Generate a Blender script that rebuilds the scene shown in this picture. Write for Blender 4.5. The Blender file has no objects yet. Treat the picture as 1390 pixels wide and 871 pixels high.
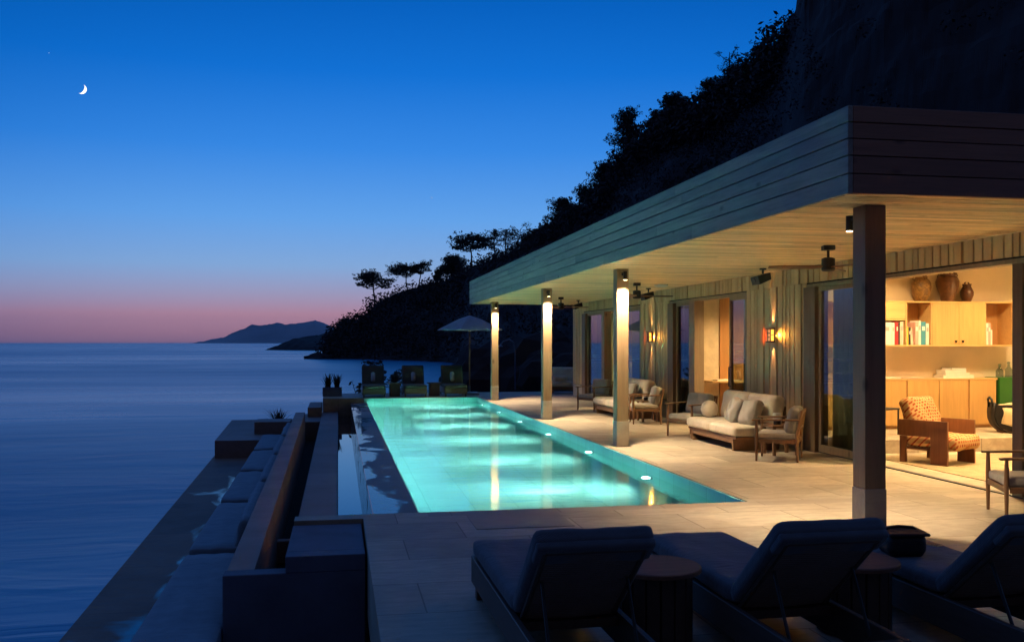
import bpy, bmesh, math, random
from mathutils import Vector, Matrix, Euler
R = math.radians
rnd = random.Random(7)
scene = bpy.context.scene
COL = scene.collection

# ------------------------------------------------------------------ camera
YAW = R(10.55); EYE = 1.85; FPX = 1267.0
cam_d = bpy.data.cameras.new('camera'); cam = bpy.data.objects.new('camera', cam_d)
COL.objects.link(cam); scene.camera = cam
cam.location = (0, 0, EYE); cam.rotation_euler = (R(90), 0, -YAW)
cam_d.sensor_width = 36; cam_d.lens = 36 * FPX / 1390; cam_d.shift_y = 29.5 / 1390
cam_d.clip_start = 0.1; cam_d.clip_end = 60000
S_, C_ = math.sin(YAW), math.cos(YAW)
def bearing(u, D):
    """ground point at bearing u (in picture columns) and distance D along the view axis"""
    t = (u - 695) / FPX
    return D * (t * C_ + S_), D * (C_ - t * S_)
def height(v, D): return EYE + (465 - v) * D / FPX

# ------------------------------------------------------------------ render settings
scene.render.engine = 'CYCLES'
cy = scene.cycles
cy.use_denoising = True
try: cy.denoiser = 'OPENIMAGEDENOISE'
except Exception: pass
cy.max_bounces = 8; cy.diffuse_bounces = 5; cy.glossy_bounces = 4; cy.transmission_bounces = 4
cy.transparent_max_bounces = 12; cy.caustics_reflective = False; cy.caustics_refractive = True
cy.sample_clamp_indirect = 120.0; cy.use_light_tree = True
vs = scene.view_settings
vs.view_transform = 'Standard'; vs.look = 'None'; vs.exposure = 0; vs.gamma = 1; vs.use_curve_mapping = False

# ------------------------------------------------------------------ node helpers
def new_mat(name):
    m = bpy.data.materials.new(name); m.use_nodes = True
    nt = m.node_tree; nt.nodes.clear()
    out = nt.nodes.new('ShaderNodeOutputMaterial')
    return m, nt, out
def N(nt, kind, **kw):
    n = nt.nodes.new(kind)
    for k, v in kw.items():
        if k in n.inputs: n.inputs[k].default_value = v
        else: setattr(n, k, v)
    return n
def L(nt, a, b): nt.links.new(a, b)
def rgba(c): return (c[0], c[1], c[2], 1.0)
def coords(nt, scale=(1, 1, 1), rot=(0, 0, 0)):
    tc = N(nt, 'ShaderNodeTexCoord'); mp = N(nt, 'ShaderNodeMapping')
    mp.inputs['Scale'].default_value = scale; mp.inputs['Rotation'].default_value = rot
    L(nt, tc.outputs['Object'], mp.inputs['Vector'])
    return mp.outputs['Vector']
def ramp(nt, fac, stops):
    r = N(nt, 'ShaderNodeValToRGB'); e = r.color_ramp.elements
    while len(e) < len(stops): e.new(0.5)
    for i, (p, c) in enumerate(stops):
        e[i].position = p; e[i].color = rgba(c) if len(c) == 3 else c
    L(nt, fac, r.inputs['Fac'])
    return r.outputs['Color']
def noise(nt, vec, scale, detail=4, rough=.6, dist=0):
    n = N(nt, 'ShaderNodeTexNoise'); n.inputs['Scale'].default_value = scale
    n.inputs['Detail'].default_value = detail; n.inputs['Roughness'].default_value = rough
    n.inputs['Distortion'].default_value = dist
    if vec is not None: L(nt, vec, n.inputs['Vector'])
    return n.outputs['Fac']
def mixc(nt, fac, a, b, mode='MIX'):
    m = N(nt, 'ShaderNodeMix', data_type='RGBA', blend_type=mode)
    for sock, val in ((m.inputs[0], fac), (m.inputs[6], a), (m.inputs[7], b)):
        if hasattr(val, 'is_output'): L(nt, val, sock)
        elif isinstance(val, (int, float)): sock.default_value = val
        else: sock.default_value = rgba(val)
    return m.outputs[2]
def math_(nt, op, a, b=None, c=None):
    m = N(nt, 'ShaderNodeMath', operation=op)
    for i, v in enumerate((a, b, c)):
        if v is None: continue
        if hasattr(v, 'is_output'): L(nt, v, m.inputs[i])
        else: m.inputs[i].default_value = v
    return m.outputs[0]
def bump(nt, h, strength=.3, dist=.01):
    b = N(nt, 'ShaderNodeBump'); b.inputs['Strength'].default_value = strength; b.inputs['Distance'].default_value = dist
    L(nt, h, b.inputs['Height']); return b.outputs['Normal']
def principled(nt, out, color, rough=.6, spec=.4, normal=None, metallic=0.0):
    p = N(nt, 'ShaderNodeBsdfPrincipled')
    for key, v in (('Base Color', color), ('Roughness', rough), ('Specular IOR Level', spec), ('Metallic', metallic)):
        if hasattr(v, 'is_output'): L(nt, v, p.inputs[key])
        elif isinstance(v, (tuple, list)): p.inputs[key].default_value = rgba(v)
        else: p.inputs[key].default_value = v
    if normal is not None: L(nt, normal, p.inputs['Normal'])
    if out is not None: L(nt, p.outputs[0], out.inputs['Surface'])
    return p

def plain(name, c, rough=.6, var=.15, scale=8, bumps=.15, spec=.4, metallic=0.0):
    m, nt, out = new_mat(name); v = coords(nt)
    f = noise(nt, v, scale, 5)
    col = ramp(nt, f, [(.25, [x * (1 - var) for x in c]), (.75, [min(1, x * (1 + var)) for x in c])])
    f2 = noise(nt, v, scale * 9, 3)
    principled(nt, out, col, rough, spec, bump(nt, f2, bumps, .004), metallic)
    return m
def wood(name, c, axis=0, var=.35, rough=.55, island=.35, knots=True, fine=1.0, spec=.35):
    """boards: grain stretched along one axis, tone that changes from board to board, scattered knots and grey weathering"""
    m, nt, out = new_mat(name)
    sc = [9 * fine, 9 * fine, 9 * fine]; sc[axis] = .55 * fine
    tc = N(nt, 'ShaderNodeTexCoord'); geo = N(nt, 'ShaderNodeNewGeometry')
    ri = geo.outputs['Random Per Island']
    off = N(nt, 'ShaderNodeVectorMath', operation='MULTIPLY_ADD')
    cmb = N(nt, 'ShaderNodeCombineXYZ')
    for i in range(3): L(nt, ri, cmb.inputs[i])
    L(nt, cmb.outputs[0], off.inputs[0]); off.inputs[1].default_value = (13, 29, 47); L(nt, tc.outputs['Object'], off.inputs[2])
    mp = N(nt, 'ShaderNodeMapping'); mp.inputs['Scale'].default_value = sc; L(nt, off.outputs[0], mp.inputs['Vector'])
    g = noise(nt, mp.outputs[0], 1.6, 7, .65, .6)
    g2 = noise(nt, mp.outputs[0], 7, 4, .7, .2)
    gg = math_(nt, 'MULTIPLY_ADD', g2, .35, math_(nt, 'MULTIPLY', g, .75))
    col = ramp(nt, gg, [(.3, [x * (1 - var) for x in c]), (.55, c), (.8, [min(1, x * (1 + var * .7)) for x in c])])
    tone = math_(nt, 'MULTIPLY_ADD', ri, island, 1 - island * .5)
    tn = N(nt, 'ShaderNodeCombineColor')
    L(nt, tone, tn.inputs[0]); L(nt, math_(nt, 'MULTIPLY_ADD', ri, island * .92, 1 - island * .46), tn.inputs[1])
    L(nt, math_(nt, 'MULTIPLY_ADD', ri, island * .75, 1 - island * .38), tn.inputs[2])
    col = mixc(nt, 1.0, col, tn.outputs[0], 'MULTIPLY')
    if knots:
        ks = [3.2 * fine] * 3; ks[axis] = 1.5 * fine
        mk = N(nt, 'ShaderNodeMapping'); mk.inputs['Scale'].default_value = ks; L(nt, off.outputs[0], mk.inputs['Vector'])
        vo = N(nt, 'ShaderNodeTexVoronoi'); vo.inputs['Scale'].default_value = 1.0; L(nt, mk.outputs[0], vo.inputs['Vector'])
        k = ramp(nt, vo.outputs['Distance'], [(.03, (1, 1, 1)), (.12, (0, 0, 0))])
        col = mixc(nt, math_(nt, 'MULTIPLY', k, .75), col, [x * .3 for x in c])
    principled(nt, out, col, rough, spec, bump(nt, gg, .25, .004))
    return m
def fabric(name, c, var=.12, rough=.9, weave=260):
    m, nt, out = new_mat(name); v = coords(nt)
    f = noise(nt, v, 5, 5, .6)
    col = ramp(nt, f, [(.3, [x * (1 - var) for x in c]), (.7, [min(1, x * (1 + var)) for x in c])])
    w = N(nt, 'ShaderNodeTexWave', wave_type='BANDS', bands_direction='DIAGONAL'); w.inputs['Scale'].default_value = weave / 6
    w.inputs['Distortion'].default_value = 2; L(nt, v, w.inputs['Vector'])
    h = math_(nt, 'MULTIPLY_ADD', math_(nt, 'ADD', noise(nt, v, 14, 3), math_(nt, 'MULTIPLY', noise(nt, coords(nt, (1, 2.6, 1)), 3.2, 4, .5, 1.2), 2.2)), 2.0, math_(nt, 'MULTIPLY', w.outputs['Fac'], .25))
    p = principled(nt, out, col, rough, .2, bump(nt, h, .35, .008))
    p.inputs['Sheen Weight'].default_value = .15
    return m
def emitter(name, c, strength):
    m, nt, out = new_mat(name)
    e = N(nt, 'ShaderNodeEmission'); e.inputs['Color'].default_value = rgba(c); e.inputs['Strength'].default_value = strength
    L(nt, e.outputs[0], out.inputs['Surface']); return m
def glass_mat(name, tint=(.72, .80, .77), ior=1.6, rough=.0):
    m, nt, out = new_mat(name)
    lw = N(nt, 'ShaderNodeLayerWeight'); lw.inputs['Blend'].default_value = .5
    fr = N(nt, 'ShaderNodeMath', operation='MULTIPLY_ADD'); L(nt, math_(nt, 'POWER', lw.outputs['Facing'], 3.5), fr.inputs[0]); fr.inputs[1].default_value = .9; fr.inputs[2].default_value = (ior - 1) ** 2 / (ior + 1) ** 2
    t = N(nt, 'ShaderNodeBsdfTransparent'); t.inputs['Color'].default_value = rgba(tint)
    g = N(nt, 'ShaderNodeBsdfGlossy'); g.inputs['Roughness'].default_value = rough; g.inputs['Color'].default_value = (.95, .97, 1, 1)
    mx = N(nt, 'ShaderNodeMixShader'); L(nt, fr.outputs[0], mx.inputs[0]); L(nt, t.outputs[0], mx.inputs[1]); L(nt, g.outputs[0], mx.inputs[2])
    L(nt, mx.outputs[0], out.inputs['Surface']); return m
def stone(name, c, tile=(.9, .6), joint=.006, var=.22, rough=.6, wet=None, joints=True, stain=.5, rotz=0):
    """pitted travertine slabs with thin joints; wet = (noise scale, threshold) lays a film of water in puddles"""
    m, nt, out = new_mat(name); v = coords(nt, rot=(0, 0, rotz))
    big = noise(nt, v, .7, 6, .65, .4)
    mid = noise(nt, coords(nt, (2.5, 9, 4)), 1.5, 6, .7, .5)
    pit = noise(nt, v, 55, 4, .75)
    col = ramp(nt, mid, [(.25, [x * (1 - var) for x in c]), (.5, c), (.8, [min(1, x * (1 + var)) for x in c])])
    col = mixc(nt, math_(nt, 'MULTIPLY', ramp(nt, big, [(.45, (0, 0, 0)), (.7, (1, 1, 1))]), stain), col, [c[0] * .62, c[1] * .55, c[2] * .5])
    col = mixc(nt, ramp(nt, pit, [(.27, (.55, .55, .55)), (.38, (0, 0, 0))]), col, [x * .45 for x in c])
    hgt = math_(nt, 'MULTIPLY', pit, .5)
    if joints:
        b = N(nt, 'ShaderNodeTexBrick'); b.offset = .5; b.squash = 1
        b.inputs['Scale'].default_value = 1; b.inputs['Mortar Size'].default_value = joint; b.inputs['Mortar Smooth'].default_value = .2
        b.inputs['Brick Width'].default_value = tile[0]; b.inputs['Row Height'].default_value = tile[1]
        b.inputs['Color1'].default_value = (.74, .72, .70, 1); b.inputs['Color2'].default_value = (1.06, 1.04, 1.0, 1); b.inputs['Mortar'].default_value = (.4, .38, .36, 1)
        L(nt, v, b.inputs['Vector'])
        col = mixc(nt, 1.0, col, b.outputs['Color'], 'MULTIPLY')
        hgt = math_(nt, 'SUBTRACT', hgt, b.outputs['Fac'])
    ro = ramp(nt, mid, [(.3, (rough - .1,) * 3), (.7, (rough + .12,) * 3)])
    nrm = bump(nt, hgt, .35, .006)
    if wet:
        wn = noise(nt, coords(nt, (1, .45, 1)), wet[0], 5, .55, .6)
        if len(wet) > 2:
            sx = N(nt, 'ShaderNodeSeparateXYZ'); L(nt, v, sx.inputs[0])
            wn = math_(nt, 'ADD', wn, math_(nt, 'MULTIPLY', math_(nt, 'SUBTRACT', sx.outputs[0], wet[2]), wet[3]))
        mask = ramp(nt, wn, [(wet[1], (0, 0, 0)), (wet[1] + .085, (1, 1, 1))])
        col = mixc(nt, mask, col, [x * .28 for x in c])
        p = principled(nt, None, col, ro, .4, nrm)
        film = N(nt, 'ShaderNodeBsdfGlossy'); film.inputs['Roughness'].default_value = .03
        fr = N(nt, 'ShaderNodeFresnel'); fr.inputs['IOR'].default_value = 1.6
        fac = math_(nt, 'MULTIPLY', mask, math_(nt, 'MULTIPLY_ADD', fr.outputs[0], .85, .02))
        mx = N(nt, 'ShaderNodeMixShader'); L(nt, fac, mx.inputs[0]); L(nt, p.outputs[0], mx.inputs[1]); L(nt, film.outputs[0], mx.inputs[2])
        L(nt, mx.outputs[0], out.inputs['Surface'])
    else:
        principled(nt, out, col, ro, .4, nrm)
    return m

# ------------------------------------------------------------------ mesh helpers
class MB:
    def __init__(s): s.bm = bmesh.new()
    def _xf(s, verts, c, rot):
        M = Matrix.Translation(Vector(c)) @ (Euler(rot).to_matrix().to_4x4() if rot else Matrix())
        bmesh.ops.transform(s.bm, matrix=M, verts=verts)
    def box(s, c, size, rot=None, bevel=0.0, seg=1):
        r = bmesh.ops.create_cube(s.bm, size=1.0); vs_ = r['verts']
        bmesh.ops.scale(s.bm, vec=Vector(size), verts=vs_)
        if bevel:
            es = list({e for v in vs_ for e in v.link_edges})
            b = bmesh.ops.bevel(s.bm, geom=es, offset=min(bevel, min(size) * .45), segments=seg, profile=.5, affect='EDGES')
            vs_ = list({v for f in b['faces'] for v in f.verts})
        s._xf(vs_, c, rot); return s
    def span(s, x0, x1, y0, y1, z0, z1, bevel=0.0, seg=1):
        return s.box(((x0 + x1) / 2, (y0 + y1) / 2, (z0 + z1) / 2), (x1 - x0, y1 - y0, z1 - z0), None, bevel, seg)
    def tube(s, pts, rad, n=8, cap=True):
        pts = [Vector(p) for p in pts]
        rad = rad if isinstance(rad, (list, tuple)) else [rad] * len(pts)
        rings = []
        for i, p in enumerate(pts):
            d = (pts[min(i + 1, len(pts) - 1)] - pts[max(i - 1, 0)])
            d = d.normalized() if d.length > 1e-9 else Vector((0, 0, 1))
            a = Vector((0, 0, 1)) if abs(d.z) < .9 else Vector((1, 0, 0))
            x = d.cross(a).normalized(); y = d.cross(x).normalized()
            rings.append([s.bm.verts.new(p + (x * math.cos(2 * math.pi * k / n) + y * math.sin(2 * math.pi * k / n)) * rad[i]) for k in range(n)])
        for a, b in zip(rings, rings[1:]):
            for k in range(n): s.bm.faces.new((a[k], a[(k + 1) % n], b[(k + 1) % n], b[k]))
        if cap:
            s.bm.faces.new(rings[0][::-1]); s.bm.faces.new(rings[-1])
        return s
    def lathe(s, prof, c=(0, 0, 0), n=24):
        rings = []
        for r, z in prof:
            rings.append([s.bm.verts.new((c[0] + r * math.cos(2 * math.pi * k / n), c[1] + r * math.sin(2 * math.pi * k / n), c[2] + z)) for k in range(n)])
        for a, b in zip(rings, rings[1:]):
            for k in range(n): s.bm.faces.new((a[k], a[(k + 1) % n], b[(k + 1) % n], b[k]))
        s.bm.faces.new(rings[0][::-1]); s.bm.faces.new(rings[-1]); return s
    def prism(s, poly, z0, z1):
        a = [s.bm.verts.new((x, y, z0)) for x, y in poly]; b = [s.bm.verts.new((x, y, z1)) for x, y in poly]
        n = len(poly)
        s.bm.faces.new(a[::-1]); s.bm.faces.new(b)
        for k in range(n): s.bm.faces.new((a[k], a[(k + 1) % n], b[(k + 1) % n], b[k]))
        return s
    def cushion(s, c, size, rot=None, puff=.12, e=.28, n=14, wob=.0, seed=1, rim=.75):
        """soft cushion: a superellipsoid-like pillow with a seam edge, crowned faces and small irregular dents"""
        q = random.Random(seed); ph = [q.uniform(0, 6) for _ in range(6)]
        tb = bmesh.new(); bmesh.ops.create_cube(tb, size=2.0)
        bmesh.ops.subdivide_edges(tb, edges=list(tb.edges), cuts=n, use_grid_fill=True)
        tb.verts.index_update()
        src = [v.co.copy() for v in tb.verts]; fc = [[v.index for v in f.verts] for f in tb.faces]; tb.free()
        vs_ = [s.bm.verts.new(c_) for c_ in src]
        for f in fc: s.bm.faces.new([vs_[i] for i in f])
        P = 2 / e
        hx, hy, hz = size[0] / 2, size[1] / 2, size[2] / 2
        m = min(hx, hy, hz)
        for v in vs_:
            x, y, z = v.co
            # round the rim: clamp to an inner box then push out by the rim radius
            rr = m * rim
            X, Y, Z = x * hx, y * hy, z * hz
            ix, iy, iz = max(-hx + rr, min(hx - rr, X)), max(-hy + rr, min(hy - rr, Y)), max(-hz + rr, min(hz - rr, Z))
            d = Vector((X - ix, Y - iy, Z - iz))
            p = Vector((ix, iy, iz)) + (d.normalized() * rr if d.length > 1e-6 else Vector())
            dims = sorted(((hx, 0), (hy, 1), (hz, 2)))
            k = dims[0][1]; a, b = [i for i in range(3) if i != k]
            uu = (x, y, z)[a]; ww = (x, y, z)[b]
            crown = (1 - uu ** 4) * (1 - ww ** 4)
            p[k] += math.copysign(1, (x, y, z)[k]) * puff * m * crown * (1 if abs((x, y, z)[k]) > .02 else 0)
            if wob:
                w = math.sin(uu * 4 + ph[0]) * math.sin(ww * 5 + ph[1]) + .6 * math.sin(uu * 9 + ph[2] + ww * 3)
                p[k] += w * wob * (x, y, z)[k]
            v.co = p
        s._xf(vs_, c, rot); return s
    def faces(s, verts, faces):
        vs_ = [s.bm.verts.new(v) for v in verts]
        for f in faces: s.bm.faces.new([vs_[i] for i in f])
        return s
    def build(s, name, mat, parent=None, smooth=False, angle=None, loc=None):
        bmesh.ops.recalc_face_normals(s.bm, faces=s.bm.faces)
        me = bpy.data.meshes.new(name); s.bm.to_mesh(me); s.bm.free()
        for m in (mat if isinstance(mat, (list, tuple)) else [mat]): me.materials.append(m)
        if smooth:
            me.polygons.foreach_set('use_smooth', [True] * len(me.polygons))
            if angle: me.set_sharp_from_angle(angle=R(angle))
        o = bpy.data.objects.new(name, me); COL.objects.link(o)
        if parent is not None: o.parent = parent
        if loc is not None: o.location = loc
        return o
def mesh_obj(name, verts, faces, mat, parent=None, smooth=False):
    me = bpy.data.meshes.new(name); me.from_pydata(verts, [], faces); me.materials.append(mat)
    if smooth: me.polygons.foreach_set('use_smooth', [True] * len(me.polygons))
    o = bpy.data.objects.new(name, me); COL.objects.link(o)
    if parent is not None: o.parent = parent
    return o
def tag(o, label=None, cat=None, group=None, kind=None):
    if label: o['label'] = label
    if cat: o['category'] = cat
    if group: o['group'] = group
    if kind: o['kind'] = kind
    return o
def thing(name, label, cat, loc=(0, 0, 0), rz=0.0, group=None):
    o = bpy.data.objects.new(name, None); COL.objects.link(o)
    o.empty_display_size = .2; o.location = loc; o.rotation_euler = (0, 0, rz)
    return tag(o, label, cat, group)
def copy_tree(o, loc=None, rz=None, label=None, parent=None):
    c = o.copy(); COL.objects.link(c)
    if parent is not None: c.parent = parent
    if loc is not None: c.location = loc
    if rz is not None: c.rotation_euler = (0, 0, rz)
    if label: c['label'] = label
    for ch in list(o.children): copy_tree(ch, parent=c)
    return c
def lamp(kind, loc, energy, color, parent=None, rot=(0, 0, 0), **kw):
    d = bpy.data.lights.new(kind.lower() + '_light', kind); d.energy = energy; d.color = color
    for k, v in kw.items(): setattr(d, k, v)
    o = bpy.data.objects.new(kind.lower() + '_light', d); COL.objects.link(o)
    o.location = loc; o.rotation_euler = rot
    if parent is not None: o.parent = parent
    return o
def aim(o, target):
    d = Vector(target) - o.location; o.rotation_euler = d.to_track_quat('-Z', 'Y').to_euler()

# ------------------------------------------------------------------ materials
M = {}
M['travertine'] = stone('travertine', (.50, .43, .33), (1.2, .8), .0065, var=.38, wet=None, rough=.6, stain=.75)
M['coping'] = stone('coping_stone', (.47, .40, .31), (1.2, 3.0), .005, rough=.6)
M['wet_stone'] = stone('wet_stone', (.17, .15, .14), (3.0, 1.25), .006, wet=(2.1, .50, .69, -.55), rough=.55)
M['dock_stone'] = stone('dock_stone', (.25, .145, .10), (9, 2.2), .006, var=.45, wet=(1.0, .505, -2.25, .17), rough=.65, stain=.95)
M['strip_stone'] = stone('strip_stone', (.30, .22, .195), (3.0, 1.4), .005, rough=.65)
M['plinth'] = stone('plinth_stone', (.42, .37, .30), joints=False, rough=.65)
M['concrete'] = plain('concrete', (.13, .145, .19), .8, .2, 2.5, .4)
M['ledge'] = plain('ledge_stone', (.36, .225, .175), .7, .25, 1.2, .4)
M['soil'] = plain('soil', (.02, .018, .015), .95, .3, 6, .8)
M['soffit'] = wood('soffit_boards', (.72, .50, .27), 0, .4, .5, .5)
M['fascia'] = wood('fascia_boards', (.42, .345, .25), 1, .4, .6, .4)
M['fascia_end'] = wood('fascia_end_boards', (.46, .20, .115), 0, .3, .6, .25)
M['cladding'] = wood('cladding_boards', (.56, .385, .205), 2, .13, .6, .24, knots=False)
M['column'] = wood('column_timber', (.31, .20, .11), 2, .3, .55, .1, fine=.8)
M['jamb'] = wood('jamb_timber', (.16, .10, .06), 2, .3, .5, .2)
M['frame'] = wood('window_timber', (.26, .19, .12), 2, .3, .5, .2)
M['dark_gap'] = plain('dark_backing', (.012, .010, .008), .9, .1, 5, .1)
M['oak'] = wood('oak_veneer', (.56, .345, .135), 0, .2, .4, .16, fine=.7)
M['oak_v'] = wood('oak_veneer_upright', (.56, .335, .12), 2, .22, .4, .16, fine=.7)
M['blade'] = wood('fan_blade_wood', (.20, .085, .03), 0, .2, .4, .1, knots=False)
M['oak_dark'] = wood('oak_veneer_dark', (.40, .20, .07), 2, .25, .45, .2, fine=.7)  # darker oak veneer for carcass, back panel and wardrobe
M['teak'] = wood('teak', (.235, .125, .06), 0, .3, .45, .2, knots=False, fine=2)
M['teak_v'] = wood('teak_upright', (.235, .125, .06), 2, .3, .45, .2, knots=False, fine=2)
M['walnut'] = wood('walnut', (.20, .082, .035), 2, .35, .4, .2, knots=False, fine=1.5)
M['lounger_wood'] = wood('lounger_wood', (.10, .06, .045), 1, .3, .5, .2, knots=False, fine=2)
M['table_top'] = wood('table_top_wood', (.22, .09, .05), 0, .3, .7, .2, knots=False, fine=2)
M['far_wood'] = wood('far_lounger_wood', (.12, .07, .035), 0, .3, .5, .2, knots=False, fine=2)
M['navy'] = fabric('charcoal_fabric', (.115, .110, .122))
M['sling'] = fabric('lounger_cord', (.22, .15, .12))
M['bench_fabric'] = fabric('bench_fabric', (.21, .285, .33))
M['cream_fabric'] = fabric('cream_fabric', (.62, .53, .41))
M['grey_fabric'] = fabric('grey_fabric', (.33, .30, .26))
M['pale_pillow'] = fabric('pale_pillow_fabric', (.46, .41, .33))
M['olive_fabric'] = fabric('olive_fabric', (.095, .088, .072))
M['towel'] = fabric('towel_cloth', (.55, .55, .54))
M['throw'] = fabric('throw_cloth', (.60, .47, .28))
M['canvas'] = fabric('umbrella_canvas', (.50, .49, .50))
def sheer(name, c, t=.5):
    m, nt, out = new_mat(name); v = coords(nt)
    d = N(nt, 'ShaderNodeBsdfDiffuse'); d.inputs['Color'].default_value = rgba(c)
    tl = N(nt, 'ShaderNodeBsdfTranslucent'); tl.inputs['Color'].default_value = rgba(c)
    mx = N(nt, 'ShaderNodeMixShader'); mx.inputs[0].default_value = t
    L(nt, d.outputs[0], mx.inputs[1]); L(nt, tl.outputs[0], mx.inputs[2]); L(nt, mx.outputs[0], out.inputs['Surface']); return m
M['curtain'] = fabric('curtain_linen', (.62, .52, .36))
M['curtain_grey'] = sheer('curtain_sheer', (.34, .36, .25))
M['plaster'] = plain('warm_plaster', (.66, .56, .39), .85, .06, 2, .15)
M['ceiling'] = plain('ceiling_plaster', (.72, .66, .54), .9, .05, 2, .1)
M['roofing'] = plain('roofing', (.05, .05, .05), .9, .2, 3, .3)
M['black_metal'] = plain('black_metal', (.02, .019, .018), .45, .2, 20, .1)
M['bronze'] = plain('bronze_metal', (.07, .05, .03), .4, .2, 20, .1, metallic=.6)
M['grey_metal'] = plain('grey_metal', (.25, .25, .26), .35, .1, 20, .05, metallic=.8)
M['rubber'] = plain('dark_leather', (.018, .016, .016), .5, .2, 14, .3)
M['white'] = plain('white_paper', (.72, .69, .62), .8, .05, 6, .1)
M['ceramic'] = plain('white_ceramic', (.70, .66, .58), .35, .05, 6, .05)
M['green'] = plain('green_lacquer', (.03, .14, .025), .35, .08, 3, .05)
M['smoke'] = plain('pale_plastic', (.5, .5, .47), .5, .05, 6, .05)
M['glass'] = glass_mat('window_glass')
M['bottle'] = glass_mat('bottle_glass', (.6, .66, .66), 1.5)
M['bulb'] = emitter('warm_lamp_face', (1.0, .80, .45), 14)
M['pane_lit'] = emitter('sconce_pane', (1.0, .45, .18), 2.6)
M['pane_red'] = emitter('sconce_red_pane', (1.0, .16, .03), 2.2)
M['pane_amber'] = emitter('sconce_amber_pane', (1.0, .45, .06), 2.2)
M['pool_lamp'] = emitter('pool_lamp_face', (.85, 1.0, .97), 10)
M['downlight'] = emitter('room_lamp_face', (1.0, .78, .45), 9)
M['moon'] = emitter('moonlit_surface', (1.0, .97, .88), 1.6)
M['star'] = emitter('planet_light', (.8, .9, 1.0), .9)
M['bark'] = plain('bark', (.05, .038, .03), .9, .3, 6, .6)
M['needles'] = plain('pine_needles', (.050, .048, .034), .8, .35, .5, .2)
M['needles_dark'] = plain('maquis_leaves', (.048, .036, .031), .85, .4, .3, .2)
M['dry_leaves'] = plain('dry_leaves', (.075, .045, .03), .85, .35, 3, .2)
M['rock'] = plain('hill_rock', (.036, .023, .022), .95, .45, .12, 1.0)
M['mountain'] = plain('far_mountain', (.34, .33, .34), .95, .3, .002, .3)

def pool_plaster():
    m, nt, out = new_mat('pool_plaster'); v = coords(nt)
    f = noise(nt, v, 1.2, 5, .6)
    col = ramp(nt, f, [(.3, (.40, .76, .72)), (.7, (.48, .83, .79))])
    b = N(nt, 'ShaderNodeTexBrick'); b.inputs['Scale'].default_value = 1; b.inputs['Brick Width'].default_value = .6; b.inputs['Row Height'].default_value = .6
    b.offset = 0; b.inputs['Mortar Size'].default_value = .005; b.inputs['Color1'].default_value = (.9, .9, .9, 1); b.inputs['Color2'].default_value = (1, 1, 1, 1); b.inputs['Mortar'].default_value = (.62, .66, .64, 1)
    L(nt, v, b.inputs['Vector'])
    principled(nt, out, mixc(nt, 1.0, col, b.outputs['Color'], 'MULTIPLY'), .7, .2)
    return m
M['pool_plaster'] = pool_plaster()
def pool_water():
    m, nt, out = new_mat('pool_water'); v = coords(nt, (1, 2.2, 1))
    h = noise(nt, v, 1.4, 4, .55, .4)
    nb = bump(nt, h, .10, .05)
    fr = N(nt, 'ShaderNodeFresnel'); fr.inputs['IOR'].default_value = 1.33
    t = N(nt, 'ShaderNodeBsdfRefraction'); t.inputs['Color'].default_value = (.86, .99, .98, 1); t.inputs['IOR'].default_value = 1.33; t.inputs['Roughness'].default_value = .06; L(nt, nb, t.inputs['Normal'])
    g = N(nt, 'ShaderNodeBsdfGlossy'); g.inputs['Roughness'].default_value = .07
    L(nt, nb, g.inputs['Normal']); L(nt, nb, fr.inputs['Normal'])
    mx = N(nt, 'ShaderNodeMixShader'); L(nt, fr.outputs[0], mx.inputs[0]); L(nt, t.outputs[0], mx.inputs[1]); L(nt, g.outputs[0], mx.inputs[2])
    L(nt, mx.outputs[0], out.inputs['Surface']); return m
M['pool_water'] = pool_water()
def still_water():
    m, nt, out = new_mat('trough_water')
    principled(nt, out, (.005, .012, .02), .02, .5); return m
M['still_water'] = still_water()
def sea_water():
    m, nt, out = new_mat('sea_water')
    a = noise(nt, coords(nt, (.030, .075, 1), (0, 0, R(14))), 1.0, 5, .55, 1.2)
    b = noise(nt, coords(nt, (.30, .62, 1), (0, 0, R(-8))), 1.0, 4, .6, .8)
    c = noise(nt, coords(nt, (.008, .030, 1), (0, 0, R(5))), 1.0, 6, .62, .8)
    h = math_(nt, 'ADD', math_(nt, 'MULTIPLY', a, 1.3), math_(nt, 'MULTIPLY', b, .30))
    ro = ramp(nt, c, [(.35, (.22,) * 3), (.65, (.36,) * 3)])
    col = ramp(nt, a, [(.35, (.004, .105, .255)), (.65, (.014, .150, .34))])
    principled(nt, out, col, ro, .45, bump(nt, h, .20, .5)); return m
M['sea_water'] = sea_water()
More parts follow.
